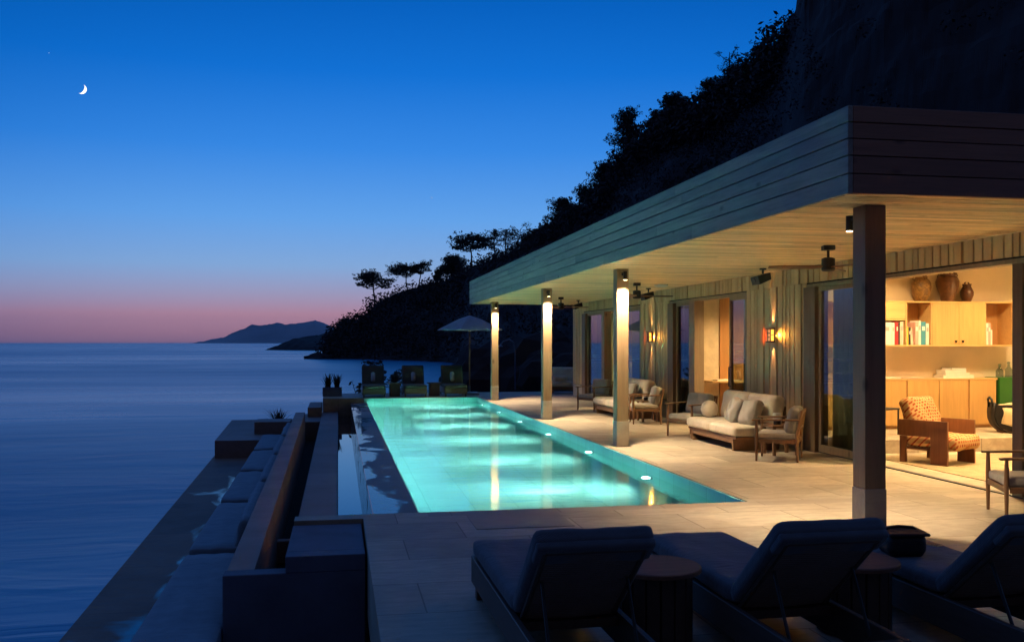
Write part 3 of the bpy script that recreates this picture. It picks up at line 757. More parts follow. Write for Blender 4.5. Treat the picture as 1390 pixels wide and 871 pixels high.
sm = MB(); sm.lathe([(.16, SOF - .004), (.16, SOF - .03), (.12, SOF - .05), (.02, SOF - .052)], (7.2, 20.2, 0), 24)
tag(sm.build('smoke_detector', M['smoke'], None, True, 40), 'round pale smoke detector on the boarded soffit', 'smoke detector')

# ================================================================== FURNITURE
def face(fx, fy): return math.atan2(fx, -fy)         # heading of a piece whose front is local -y
# ---- sun loungers (foot toward local +y, head toward -y)
def make_lounger(label, loc, rz, group, tilt=41, W=.655, Lg=2.35, fab='navy', wd='lounger_wood', back=.755, piv=1.56, seed=0, roll=False):
    r = thing('sun_lounger', label, 'sun lounger', loc, rz, group)
    y1 = Lg / 2; y0 = -Lg / 2; yp = y1 - piv
    f = MB()
    for s in (-1, 1): f.box((s * (W / 2 - .02), 0, .20), (.04, Lg, .19), bevel=.004)
    f.box((0, y1 - .02, .20), (W - .082, .04, .19), bevel=.004); f.box((0, y0 + .02, .235), (W - .082, .04, .12), bevel=.004)
    for k in range(14):
        yy = yp + .06 + (y1 - yp - .15) * k / 13
        f.box((0, yy, .265), (W - .084, .055, .022))
    f.box((0, yp - .03, .25), (W - .084, .05, .05))
    f.build('frame', M[wd], r)
    for sx in (-1, 1):
        for yy in (y1 - .10, y0 + .10):
            b = MB(); b.box((sx * (W / 2 - .045), yy, .053), (.05, .07, .104), bevel=.004); b.build('leg', M[wd], r)
    a = R(tilt); d = Vector((0, -math.cos(a), math.sin(a))); nrm = Vector((0, math.sin(a), math.cos(a)))
    p0 = Vector((0, yp, .285))
    b = MB()
    for s in (-1, 1): b.tube([p0 + Vector((s * (W / 2 - .06), 0, 0)), p0 + d * back + Vector((s * (W / 2 - .06), 0, 0))], .018, 8)
    b.tube([p0 + d * back + Vector((-(W / 2 - .06), 0, 0)), p0 + d * back + Vector((W / 2 - .06, 0, 0))], .018, 8)
    bf = b.build('backrest_frame', M[wd], r, True, 40)
    b = MB(); n = 34
    for k in range(n):
        q_ = p0 + d * (back * (k + .7) / n)
        sag = -.012
        b.tube([q_ + Vector((-(W / 2 - .06), 0, 0)), q_ + nrm * sag, q_ + Vector((W / 2 - .06, 0, 0))], .0085, 5)
    b.build('cord_weave', M['sling'], bf)
    for s in (-1, 1):
        m_ = p0 + d * back * .62 + Vector((s * (W / 2 - .09), 0, 0)) - nrm * .015
        b = MB(); b.tube([m_, (m_.x, yp - back * .72, .25)], .010, 8); b.build('support_strut', M['bronze'] if wd != 'lounger_wood' else M['black_metal'], r)
    c = MB(); c.cushion((0, (y1 + yp) / 2 + .02, .355), (W - .01, y1 - yp + .02, .115), puff=.07, wob=.004, seed=seed); c.build('seat_cushion', M[fab], r, True)
    cc = p0 + d * (back / 2 + .03) + nrm * .066
    c = MB(); c.cushion(cc, (W - .01, .105, back + .06), ((math.pi / 2 - a), 0, 0), puff=.07, wob=.003, seed=seed + 3)
    bc = c.build('back_cushion', M[fab], r, True)
    tp = p0 + d * (back - .03) + nrm * .016
    c = MB(); c.cushion(tp, (W - .02, .055, .17), ((math.pi / 2 - a), 0, 0), puff=.05, wob=.001, seed=seed + 5); c.build('head_flap', M[fab], bc, True)
    if roll:
        q_ = p0 + d * back * .22 + nrm * .17
        c = MB(); c.tube([q_ + d * .0, q_ + d * .03, q_ + d * .30, q_ + d * .33], [.05, .075, .075, .05], 14)
        t = c.build('rolled_towel', M['towel'], None, True, 50); t.location = Vector(loc); t.rotation_euler = (0, 0, rz)
        tag(t, roll, 'towel', 'rolled towels on the far loungers')
    return r
make_lounger('dark lounger seen from behind, nearest the bench wall end', (1.295, 5.60, 0), R(.5), 'dark loungers with their backs to the view', seed=1)
make_lounger('middle dark lounger seen from behind, between the two round tables', (2.61, 5.58, 0), R(.5), 'dark loungers with their backs to the view', seed=2)
make_lounger('dark lounger at the frame edge, with the black bag on its foot', (3.945, 5.55, 0), R(.5), 'dark loungers with their backs to the view', seed=3)
for x, lb, tw in ((1.2, 'olive lounger facing the pool, in front of the branchy plant', 'white rolled towel on the olive lounger in front of the branchy plant'),
                  (2.6, 'olive lounger facing the pool, between the two square side tables', 'white rolled towel on the middle olive lounger'),
                  (3.98, 'olive lounger facing the pool, beside the umbrella pole', 'white rolled towel on the olive lounger beside the umbrella pole')):
    make_lounger(lb, (x, 32.75, 0), R(180), 'olive loungers at the far end of the pool', 66, .78, 1.8, 'olive_fabric', 'far_wood', .74, 1.15, int(x * 10), tw)
# ---- round side tables between the loungers
def round_table(x, y, label):
    r = thing('side_table', label, 'side table', (x, y, 0), 0, 'round side tables between the dark loungers')
    b = MB(); b.lathe([(.27, .425), (.285, .43), (.285, .452), (.278, .458)], n=36); b.build('table_top', M['table_top'], r, True, 30)
    b = MB(); n = 16
    for k in range(n):
        a = 2 * math.pi * k / n
        b.box((.215 * math.cos(a), .215 * math.sin(a), .215), (.028, .078, .42), (0, 0, a), .004)
    b.lathe([(.20, .05), (.20, .40)], n=24); b.build('barrel_body', M['lounger_wood'], r)
round_table(1.96, 5.60, 'round dark wood side table between the first and middle dark loungers')
round_table(3.27, 5.52, 'round dark wood side table beside the lounger holding the bag')
# bag and phone lying on the third lounger
bag = thing('shoulder_bag', 'black bag lying on the foot of the lounger at the frame edge', 'bag', (3.77, 5.76, .412), R(-8))
b = MB(); b.cushion((0, 0, .082), (.27, .24, .16), puff=.1, seed=4, wob=.004); b.build('bag_body', M['rubber'], bag, True)
b = MB(); b.box((0, -.004, .158), (.28, .25, .022), (R(2), 0, 0), .009, 2); b.build('flap', M['rubber'], bag)
b = MB(); b.tube([(-.10, .0, .165), (-.09, .03, .178), (0, .05, .182), (.09, .03, .178), (.10, 0, .165)], .010, 8); b.build('handle', M['rubber'], bag, True)
ph = thing('smartphone', 'small phone lying flat beside the black bag', 'phone', (4.14, 5.98, .414), R(25))
b = MB(); b.box((0, 0, .005), (.075, .15, .009), None, .003, 2); b.build('phone_body', M['throw'], ph)
b = MB(); b.box((0, 0, .0105), (.066, .14, .001)); b.build('screen', M['rubber'], ph)
# ---- far side tables, umbrella, planter
for x, lb in ((1.92, 'square dark side table holding a small leafy bowl, left of the middle olive lounger'), (3.29, 'square dark side table between the middle olive lounger and the umbrella')):
    r = thing('side_table', lb, 'side table', (x, 32.5, 0), 0, 'square side tables between the olive loungers')
    b = MB(); b.box((0, 0, .455), (.48, .48, .035), None, .005); b.build('table_top', M['lounger_wood'], r)
    b = MB(); b.box((0, 0, .218), (.36, .36, .434), None, .01); b.build('base', M['lounger_wood'], r)
um = thing('beach_umbrella', 'pale canvas umbrella open on a wooden pole at the far deck', 'umbrella', (4.62, 33.1, 0))
b = MB(); b.box((0, 0, .04), (.62, .62, .08), None, .01); b.tube([(0, 0, .08), (0, 0, .32)], .035, 12); b.build('base', M['grey_metal'], um)
b = MB(); b.tube([(0, 0, .1), (0, 0, 2.86)], .026, 12); b.build('pole', M['column'], um)
n = 8; v = [(0, 0, 2.83)]; Rr = 1.2
for ring, (rf, zf) in enumerate(((.33, 2.70), (.68, 2.50), (1.0, 2.31))):
    for k in range(n * 2):
        a = math.pi * k / n + R(22.5); mid = (k % 2)
        rr = Rr * rf * (1 if not mid else .925 - .02 * ring); v.append((rr * math.cos(a), rr * math.sin(a), zf - (.012 * ring if mid else 0)))
f = [(0, 1 + k, 1 + (k + 1) % 16) for k in range(16)]
for ring in range(2):
    o0 = 1 + 16 * ring
    f += [(o0 + k, o0 + 16 + k, o0 + 16 + (k + 1) % 16, o0 + (k + 1) % 16) for k in range(16)]
cn = mesh_obj('canopy', v, f, M['canvas'], um); so = cn.modifiers.new('thickness', 'SOLIDIFY'); so.thickness = .012
for k in range(8):
    a = math.pi * 2 * k / 8 + R(22.5)
    b = MB(); b.tube([(0, 0, 2.80), (Rr * .68 * math.cos(a), Rr * .68 * math.sin(a), 2.472), (Rr * .99 * math.cos(a), Rr * .99 * math.sin(a), 2.29)], .010, 6); b.build('rib', M['column'], um)
b = MB(); b.lathe([(.03, 2.84), (.04, 2.87), (.02, 2.93)], n=10); b.build('finial', M['column'], um)

def blades(b, n, h, spread, q, w=.018, droop=.5):
    for i in range(n):
        a = q.uniform(0, 2 * math.pi); hh = h * q.uniform(.55, 1.1); sp = spread * q.uniform(.2, 1)
        bx, by = q.uniform(-.08, .08), q.uniform(-.06, .06); ca, sa = math.cos(a), math.sin(a)
        pts = []
        for t in (0, .4, .75, 1):
            pts.append((bx + ca * sp * t ** 1.6, by + sa * sp * t ** 1.6, hh * (t - droop * .3 * t * t)))
        v, f = [], []
        for i_, p in enumerate(pts):
            ww = w * (1, .9, .6, .08)[i_]
            v += [(p[0] - sa * ww, p[1] + ca * ww, p[2]), (p[0] + sa * ww, p[1] - ca * ww, p[2])]
        for i_ in range(3): f.append((2 * i_, 2 * i_ + 1, 2 * i_ + 3, 2 * i_ + 2))
        b.faces(v, f)
pl = thing('planter_box', 'low stone planter with spiky tufts at the pool end corner', 'planter', (-.2, 33.05, 0))
b = MB(); b.box((0, 0, .15), (.66, .40, .30), None, .012); b.box((0, 0, .30), (.58, .32, .01)); b.build('box', M['concrete'], pl)
q = random.Random(5)
for dx in (-.15, .16):
    b = MB(); blades(b, 60, .55, .26, q); o = b.build('grass_tuft', M['needles'], pl); o.location = (dx, 0, .30)
gp = thing('grass_plant', 'dark spiky grass plant on the stone block by the daybeds', 'plant', (-1.78, 29.2, -.70))
b = MB(); blades(b, 90, .62, .5, q); b.build('blades', M['needles'], gp)
bowl = thing('leafy_bowl', 'small dark bowl of leaves on the square side table', 'bowl', (1.92, 32.5, .474))
b = MB(); b.lathe([(.05, 0), (.14, .05), (.16, .10), (.14, .10)], n=18); b.build('bowl_shell', M['rubber'], bowl, True, 50)
b = MB(); blades(b, 26, .28, .2, q, .03); o = b.build('leaves', M['needles'], bowl); o.location = (0, 0, .08)
def leafy_clump(b, c, rad, n, size, q, flat=.6):
    for i in range(n):
        while True:
            p = Vector((q.uniform(-1, 1), q.uniform(-1, 1), q.uniform(-1, 1)))
            if p.length < 1: break
        p = Vector((p.x * rad[0], p.y * rad[1], p.z * rad[2])) + Vector(c)
        a = Vector((q.gauss(0, 1), q.gauss(0, 1), q.gauss(0, 1) * flat)).normalized(); t = a.cross(Vector((q.gauss(0, 1), q.gauss(0, 1), q.gauss(0, 1)))).normalized()
        s = size * q.uniform(.6, 1.3)
        b.faces([p - a * s, p + t * s * .45, p + a * s, p - t * s * .45], [(0, 1, 2, 3)])
def small_shrub(name, label, loc, h, w, seed, mat='dry_leaves', n=420, size=.09):
    q = random.Random(seed); r = thing(name, label, 'shrub', loc)
    b = MB(); tips = []
    for k in range(9):
        a = q.uniform(0, 6.3); rr = w * q.uniform(.2, .9); hh = h * q.uniform(.5, .95)
        pts = [(0, 0, -.3), (rr * .3 * math.cos(a), rr * .3 * math.sin(a), hh * .45), (rr * math.cos(a), rr * math.sin(a), hh)]
        b.tube(pts, [.03, .02, .008], 6); tips += [pts[2], pts[1]]
    b.build('stem', M['bark'], r)
    b = MB()
    for t in tips: leafy_clump(b, t, (w * .35, w * .35, h * .16), n // len(tips), size, q)
    b.build('foliage', M[mat], r)
small_shrub('dry_shrub', 'tall reddish dry shrub behind the first olive lounger', (1.28, 35.2, -.6), 1.95, .42, 3)
small_shrub('branchy_shrub', 'dark branchy shrub poking out left of the first olive lounger', (.72, 34.9, -.5), 1.05, .45, 4, 'needles', 60, .10)
small_shrub('leafy_shrub', 'dark leafy shrub behind the side table with the bowl', (2.1, 34.9, -.5), 1.35, .5, 6, 'needles', 300, .10)
sh = thing('outdoor_shower', 'thin curved outdoor shower pipe against the dark slope', 'shower', (7.25, 38.2, -.1))
b = MB(); b.tube([(0, 0, 0), (0, 0, 1.75), (-.05, 0, 1.95), (-.25, 0, 2.08), (-.5, 0, 2.0), (-.62, 0, 1.85)], .030, 8); b.build('pipe', M['grey_metal'], sh, True)
b = MB(); b.lathe([(.09, 1.78), (.10, 1.81), (.03, 1.86)], (-.62, 0, 0), 14); b.build('shower_head', M['grey_metal'], sh)

# ---- club chairs on the terrace
def make_chair():
    r = thing('club_chair', '', 'armchair'); W, D = .74, .70
    for s in (-1, 1):
        b = MB(); b.tube([(s * (W / 2 - .03), -D / 2 + .03, .0), (s * (W / 2 - .03), -D / 2 + .03, .40), (s * (W / 2 - .03), -D / 2 + .03, .635)], [.016, .027, .019], 10); b.build('leg', M['teak_v'], r, True, 50)
        b = MB(); b.tube([(s * (W / 2 - .03), D / 2 - .05, .0), (s * (W / 2 - .03), D / 2 - .06, .40), (s * (W / 2 - .03), D / 2 + .01, .80)], [.016, .026, .018], 10); b.build('leg', M['teak_v'], r, True, 50)
        b = MB(); b.box((s * (W / 2 - .03), -.03, .648), (.058, D + .02, .026), (R(1.5), 0, 0), .008, 2); b.build('armrest', M['teak'], r)
    b = MB()
    b.box((0, -D / 2 + .03, .315), (W - .10, .028, .06), None, .004); b.box((0, D / 2 - .06, .315), (W - .10, .028, .06), None, .004)
    for s in (-1, 1): b.box((s * (W / 2 - .03), -.01, .315), (.026, D - .14, .06), None, .004)
    for k in range(15): b.tube([(-(W / 2 - .06) + (W - .12) * k / 14, -D / 2 + .03, .33), (-(W / 2 - .06) + (W - .12) * k / 14, D / 2 - .06, .33)], .010, 6)
    b.build('seat_frame', M['teak'], r)
    b = MB(); b.box((0, D / 2 + .008, .775), (W - .09, .026, .055), None, .006); b.box((0, D / 2 - .035, .52), (W - .09, .024, .04), None, .005)
    for k in range(9): b.tube([(-.28 + .07 * k, D / 2 - .035, .52), (-.28 + .07 * k, D / 2 + .005, .775)], .009, 6)
    b.build('back_frame', M['teak'], r)
    c = MB(); c.cushion((0, -.03, .395), (W - .10, D - .10, .10), puff=.14, wob=.003, seed=2); c.build('seat_cushion', M['pale_pillow'], r, True)
    c = MB(); c.cushion((0, D / 2 - .13, .64), (W - .12, .16, .42), (R(-16), 0, 0), puff=.35, wob=.006, seed=6); c.build('back_pillow', M['grey_fabric'], r, True)
    return r
ch = make_chair()
CH = [((6.90, 13.80), (-.84, .54), 'teak armchair with grey pillow at the near end of the nearer sofa'),
      ((6.88, 17.52), (-.92, -.38), 'teak armchair between the two sofas, with its back to the bedroom door'),
      ((6.98, 20.62), (-.98, .20), 'teak armchair at the near end of the farther sofa, right of the third column'),
      ((6.92, 24.75), (-.90, -.42), 'teak armchair at the far end of the farther sofa, near the corner'),
      ((7.27, 8.80), (-.92, .39), 'teak armchair standing in front of the wide room opening at the frame edge')]
for i, (p, d, lb) in enumerate(CH):
    o = ch if i == 0 else copy_tree(ch)
    o.location = (p[0], p[1], 0); o.rotation_euler = (0, 0, face(*d)); o['label'] = lb; o['group'] = 'teak armchairs on the terrace'
# ---- sofas
def make_sofa():
    r = thing('outdoor_sofa', '', 'sofa'); W, D = 2.25, .98
    b = MB()
    b.box((0, -.02, .225), (W - .06, D - .10, .04), None, .005); b.box((0, -D / 2 + .06, .165), (W - .32, .035, .08), None, .005)
    b.build('frame', M['teak'], r)
    for s in (-1, 1):
        b = MB(); b.faces([(s * (W / 2 - .20) - .03, -D / 2 + .05, .0), (s * (W / 2 - .20) + .03, -D / 2 + .05, .0), (s * (W / 2 - .20) + .03, D / 2 - .10, .0), (s * (W / 2 - .20) - .03, D / 2 - .10, .0),
                           (s * (W / 2 - .16) - .03, -D / 2 + .02, .204), (s * (W / 2 - .16) + .03, -D / 2 + .02, .204), (s * (W / 2 - .16) + .03, D / 2 - .08, .204), (s * (W / 2 - .16) - .03, D / 2 - .08, .204)],
                          [(0, 3, 2, 1), (4, 5, 6, 7), (0, 1, 5, 4), (1, 2, 6, 5), (2, 3, 7, 6), (3, 0, 4, 7)]); b.build('leg', M['teak'], r)
    for k, (x, w) in enumerate(((-.56, 1.115), (.56, 1.115))):
        c = MB(); c.cushion((x, -.03, .335), (w, D - .02, .18), puff=.08, wob=.003, seed=k); c.build('seat_cushion', M['cream_fabric'], r, True)
        c = MB(); c.cushion((x * .97, D / 2 - .17, .66), (w - .06, .26, .56), (R(-10), 0, 0), puff=.14, wob=.006, seed=k + 4); c.build('back_cushion', M['cream_fabric'], r, True)
    b = MB(); b.box((0, D / 2 - .03, .50), (W - .2, .03, .50), (R(-6), 0, 0), .006); b.build('back_panel', M['teak'], r)
    return r
so_ = make_sofa()
SO = [((7.10, 15.98), face(-1, 0), 'cream cushioned sofa under the nearer wall lantern'), ((7.12, 22.75), face(-1, 0), 'cream cushioned sofa behind the third column, under the farther lantern'),
      ((8.55, 33.35), face(-.5, -.9), 'pale sofa in the dark corner past the far end of the house')]
for i, (p, a, lb) in enumerate(SO):
    o = so_ if i == 0 else copy_tree(so_)
    o.location = (p[0], p[1], 0); o.rotation_euler = (0, 0, a); o['label'] = lb; o['group'] = 'cream sofas on the terrace'
def pillow(x, y, z, rz, tilt, s, label, roll=0, th=.17, mat='grey_fabric', name='throw_pillow'):
    c = MB(); c.cushion((0, 0, 0), (s, th, s), None, puff=.45, wob=.006, seed=int(x * 10 + y * 7))
    o = c.build(name, M[mat], None, True); o.location = (x, y, z); o.rotation_euler = Euler((tilt, roll, rz)); return tag(o, label, 'pillow', 'grey pillows on the sofas')
for dy, tail in ((0, 'nearer sofa under the lantern'), (6.77, 'farther sofa behind the third column')):
    pillow(7.02, 15.75 + dy, .635, face(-1, .15), R(-24), .46, 'square grey pillow in the middle of the ' + tail, R(6), mat='grey_fabric')
    pillow(7.06, 15.22 + dy, .635, face(-1, -.1), R(-22), .46, 'square grey pillow toward the near end of the ' + tail, R(-4), mat='grey_fabric')
c = MB(); c.lathe([(.02, -.165), (.09, -.145), (.145, -.085), (.165, 0), (.145, .085), (.09, .145), (.02, .165)], n=24)
o = c.build('ball_pillow', M['cream_fabric'], None, True); o.location = (6.98, 16.86, .585); tag(o, 'round ball shaped cream pillow at the far end of the nearer sofa', 'pillow')
c = MB(); c.tube([(-.3, 0, 0), (-.27, 0, 0), (.27, 0, 0), (.3, 0, 0)], [.08, .12, .12, .08], 18)
o = c.build('bolster_pillow', M['cream_fabric'], None, True, 50); o.location = (7.92, 33.05, .55); o.rotation_euler = (0, 0, R(25)); tag(o, 'round bolster pillow on the sofa in the dark far corner', 'pillow')
# ---- small tables at the sofa ends with cups
for dy, tail in ((0, 'nearer sofa'), (6.7, 'farther sofa')):
    r = thing('end_table', 'low dark wood table at the near end of the ' + tail, 'side table', (7.22, 14.42 + dy, 0), 0, 'low tables at the sofa ends')
    b = MB(); b.box((0, 0, .475), (.50, .46, .035), None, .006); b.build('table_top', M['teak'], r)
    for sx in (-1, 1):
        for sy in (-1, 1):
            b = MB(); b.box((sx * .20, sy * .18, .228), (.05, .05, .455), None, .006); b.build('leg', M['teak_v'], r)
    cd = thing('candle_holder', 'white candle in a dark holder on the table by the ' + tail, 'candle', (7.16, 14.42 + dy, .493), 0, 'white candles on the sofa end tables')
    b = MB(); b.lathe([(.055, 0), (.06, .01), (.06, .07), (.05, .07)], n=18); b.build('holder', M['rubber'], cd, True, 40)
    b = MB(); b.lathe([(.066, .071), (.07, .08), (.07, .19), (.064, .195)], n=18); b.build('candle', M['ceramic'], cd, True, 40)

# ================================================================== INTERIOR of the near room
CY = 16.0
def cabinet_low():
    r = thing('low_cabinet', 'long low oak cabinet with plain doors along the room wall', 'cabinet', (0, 0, .22))
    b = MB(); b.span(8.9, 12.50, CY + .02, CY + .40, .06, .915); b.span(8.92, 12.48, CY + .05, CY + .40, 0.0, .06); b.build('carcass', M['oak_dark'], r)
    b = MB(); b.span(8.88, 12.52, CY - .005, CY + .41, .916, .95, .003); b.build('counter_top', M['oak'], r)
    for x0, x1 in ((8.9, 9.72), (9.73, 10.57), (10.60, 11.26), (11.27, 11.88), (11.91, 12.49)):
        b = MB(); b.span(x0 + .003, x1 - .003, CY - .0, CY + .019, .065, .91, .002); b.build('door', M['oak_v'], r)
cabinet_low()
g = thing('green_cabinet', 'dark green lacquered cabinet at the right of the oak one', 'cabinet', (0, 0, .22))
b = MB(); b.span(12.54, 13.4, CY - .03, CY + .40, .02, .96, .004); b.build('carcass', M['green'], g)
b = MB(); b.span(12.95, 12.955, CY - .034, CY - .0305, .05, .93); b.build('door_seam', M['dark_gap'], g)
up = thing('wall_shelf', 'oak wall cabinet with open book niches and two doors', 'shelf', (0, 0, 0))
U0, U1 = 1.78, 2.64; BY = 16.415
b = MB(); th = .028
b.span(8.9, 12.86, CY, BY, U1 - th, U1); b.span(8.9, 12.86, CY, BY, U0, U0 + th)
for x in (8.9, 9.75, 10.56, 11.09, 12.24, 12.83):
    b.span(x, x + th, CY + .001, BY, U0 + th + .001, U1 - th - .001)
b.span(9.779, 10.559, CY + .002, BY, 2.27, 2.295)
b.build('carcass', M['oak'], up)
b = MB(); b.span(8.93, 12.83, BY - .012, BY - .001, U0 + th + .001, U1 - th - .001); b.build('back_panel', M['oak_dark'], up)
for x0, x1 in ((11.122, 11.68), (11.686, 12.236)):
    b = MB(); b.span(x0, x1, CY - .004, CY + .016, U0 + th + .004, U1 - th - .004, .002); d_ = b.build('door', M['oak_v'], up)
    kx = x1 - .07 if x0 < 11.3 else x0 + .07
    b = MB(); b.lathe([(.028, U0 + .115), (.012, U0 + .07), (.004, U0 + .068)], (kx, CY - .022, 0), 12); b.build('handle', M['bronze'], d_)
b = MB(); b.span(9.785, 10.555, CY + .0, CY + .016, 2.30, U1 - th - .004, .002); b.build('door', M['oak'], up)
# books, one by one
q = random.Random(9)
BK = {'white': (.70, .67, .60), 'cream': (.58, .50, .38), 'red': (.45, .03, .03), 'black': (.03, .03, .03), 'blue': (.05, .26, .36), 'grey': (.36, .34, .31), 'pink': (.62, .36, .30), 'yellow': (.55, .42, .05), 'brown': (.22, .12, .06)}
for k, c in list(BK.items()): M['book_' + k] = plain('book_cover_' + k, c, .5, .08, 9, .05)
def book(x, w, h, d, colr, label, z=U0 + th, lean=0.0, group='books on the wall shelf'):
    r = thing('book', label, 'book', (x + w / 2, CY + .02, z), 0, group); r.rotation_euler = (0, lean, 0)
    b = MB(); b.span(-w / 2, w / 2, 0, d, 0, h, .002); b.build('cover', M['book_' + colr], r)
    b = MB(); b.span(-w / 2 + .004, w / 2 - .004, .006, d + .001, h + .0001, h + .0012); b.build('pages', M['white'], r)
    if h > .3 and w > .03:
        b = MB(); b.span(-w * .28, w * .28, -.0015, -.0003, h * .62, h * .80); b.build('spine_label', M['book_grey' if colr in ('white', 'cream') else 'white'], r)
book(10.06, .22, .425, .28, 'white', 'widest white book at the left end of the wall shelf')
book(10.285, .055, .42, .27, 'white', 'white book touching the red book on the wall shelf'); book(10.343, .028, .44, .26, 'red', 'thin bright red book in the left niche')
book(10.372, .045, .43, .26, 'red', 'thicker dark red book in the left niche'); book(10.42, .03, .42, .26, 'black', 'thin black book between red and cream ones'); book(10.455, .07, .44, .27, 'cream', 'cream book at the right end of the left niche')
book(10.60, .03, .34, .24, 'yellow', 'thin yellow spined book at the left of the second niche'); book(10.635, .035, .33, .24, 'black', 'black book next to the yellow one', lean=.03)
book(10.685, .05, .33, .24, 'cream', 'leaning cream book in the second niche', lean=-.10); book(10.77, .07, .43, .27, 'pink', 'pale pink book in the second niche')
book(10.845, .045, .46, .28, 'white', 'tall white book left of the blue one'); book(10.895, .10, .44, .28, 'blue', 'thick blue book in the second niche'); book(11.0, .06, .41, .27, 'white', 'white book right of the blue one')
book(12.285, .045, .42, .26, 'white', 'tall white book alone in the right niche, at its left side'); book(12.334, .05, .42, .25, 'pink', 'pale pink book in the right niche'); book(12.388, .03, .29, .2, 'white', 'shortest thin white book in the right niche')
def flat_book(x, y, w, d, h, z, colr, label, rz=0, group='books lying on the oak cabinet'):
    r = thing('book', label, 'book', (x, y, z), rz, group)
    b = MB(); b.span(-w / 2, w / 2, -d / 2, d / 2, 0, .003); b.span(-w / 2, w / 2, -d / 2, d / 2, h - .003, h); b.span(-w / 2, w / 2, d / 2 - .004, d / 2, .0035, h - .0035); b.build('cover', M['book_' + colr], r)
    b = MB(); b.span(-w / 2 + .006, w / 2 - .006, -d / 2 + .005, d / 2 - .005, .0032, h - .0032); b.build('pages', M['white'], r)
z = 1.172
for w, h, colr, lb, dx in ((.66, .055, 'white', 'largest white book at the bottom of the stack', 0), (.52, .05, 'cream', 'cream book second from the bottom of the stack', -.02), (.44, .055, 'white', 'white book third in the stack', -.06), (.34, .035, 'black', 'small black book on top of the stack', .0)):
    flat_book(11.72 + dx, CY + .2, w, .30, h, z, colr, lb, q.uniform(-.06, .06)); z += h + .0005
flat_book(10.25, CY + .2, .50, .30, .022, 1.172, 'white', 'thin white book lying alone on the oak cabinet', .05); flat_book(10.78, CY + .2, .46, .29, .016, 1.172, 'pink', 'thin pinkish magazine lying beside the thin white book', -.06)
# jars
def jar(x, h, prof, mat, label, ears):
    r = thing('clay_jar', label, 'jar', (x, CY + .2, U1), R(10), 'old clay jars on the wall shelf')
    b = MB(); b.lathe([(a * .86, z_ * h * .94) for a, z_ in prof], n=36); body = b.build('body', M[mat], r, True, 60)
    for k in range(ears):
        a = 2 * math.pi * k / ears + .4; ra = prof[-4][0] * .86; z0 = prof[-4][1] * h * .94
        p = lambda rr, zz: (rr * math.cos(a), rr * math.sin(a), zz)
        b = MB(); b.tube([p(ra * .98, z0 - .05), p(ra + .045, z0 - .01), p(ra + .03, z0 + .04), p(ra * .80, z0 + .055)], .014, 8); b.build('handle', M[mat], r, True)
jar(11.02, .50, [(.10, 0), (.115, .02), (.19, .35), (.215, .58), (.205, .75), (.16, .90), (.125, .945), (.14, .98), (.135, 1.0), (.10, .99)], 'glaze_tan', 'mottled tan clay jar, left of the three on the shelf', 3)
jar(11.58, .57, [(.135, 0), (.14, .03), (.17, .25), (.235, .55), (.25, .72), (.22, .86), (.165, .93), (.18, .98), (.175, 1.0), (.14, .99)], 'glaze_brown', 'largest brown clay jar in the middle of the shelf top', 4)
jar(12.0, .37, [(.08, 0), (.09, .03), (.14, .35), (.145, .55), (.11, .75), (.085, .86), (.09, .92), (.105, .98), (.10, 1.0), (.07, .99)], 'glaze_dark', 'smallest dark brown jar with side handles', 2)
for x, h, lb in ((12.70, .26, 'small glass decanter at the left on the green cabinet'), (12.90, .30, 'taller glass decanter on the green cabinet')):
    r = thing('decanter', lb, 'bottle', (x, CY + .18, 1.18), 0, 'glass decanters on the green cabinet')
    b = MB(); b.lathe([(.065, 0), (.07, .02), (.07, h * .5), (.025, h * .68), (.022, h * .82), (.03, h * .84)], n=18); b.build('bottle', M['bottle'], r, True, 40)
    b = MB(); b.lathe([(.015, h * .845), (.03, h * .9), (.032, h * .96), (.012, h)], n=14); b.build('stopper', M['bottle'], r, True)
# armchair with patterned cushions
ac = thing('plank_armchair', 'low walnut plank armchair with orange patterned cushions', 'armchair', (9.08, 12.98, 0.012), face(.42, -.9))
W, D = .80, .82
for s in (-1, 1):
    b = MB(); b.box((s * (W / 2 - .02), .06, .535), (.038, D - .16, .25), None, .004); b.build('arm_panel', M['walnut'], ac)
    b = MB(); b.box((s * (W / 2 - .02), -D / 2 + .135, .33), (.040, .27, .66), None, .004); b.build('front_leg', M['walnut'], ac)
    b = MB(); b.box((s * (W / 2 - .02), D / 2 - .10, .20), (.036, .11, .408), None, .004); b.build('rear_leg', M['walnut'], ac)
b = MB(); b.box((0, -.0, .22), (W - .082, D - .16, .04), None, .004); b.box((0, D / 2 - .05, .50), (W - .082, .03, .30), (R(-10), 0, 0), .004); b.build('seat_frame', M['walnut'], ac)
c = MB(); c.cushion((0, -.10, .335), (W - .09, D + .04, .19), puff=.25, wob=.012, seed=3); c.build('seat_cushion', M['ikat'], ac, True)
c = MB(); c.cushion((0, D / 2 - .16, .72), (W - .12, .22, .56), (R(-20), 0, 0), puff=.4, wob=.014, seed=8); c.build('back_cushion', M['ikat'], ac, True)
rg = MB(); rg.box((0, 0, .006), (4.2, 4.4, .010), None, .004)
o = rg.build('area_rug', M['rug']); o.location = (10.6, 11.6, 0); tag(o, 'flat woven beige rug under the patterned armchair', 'rug')
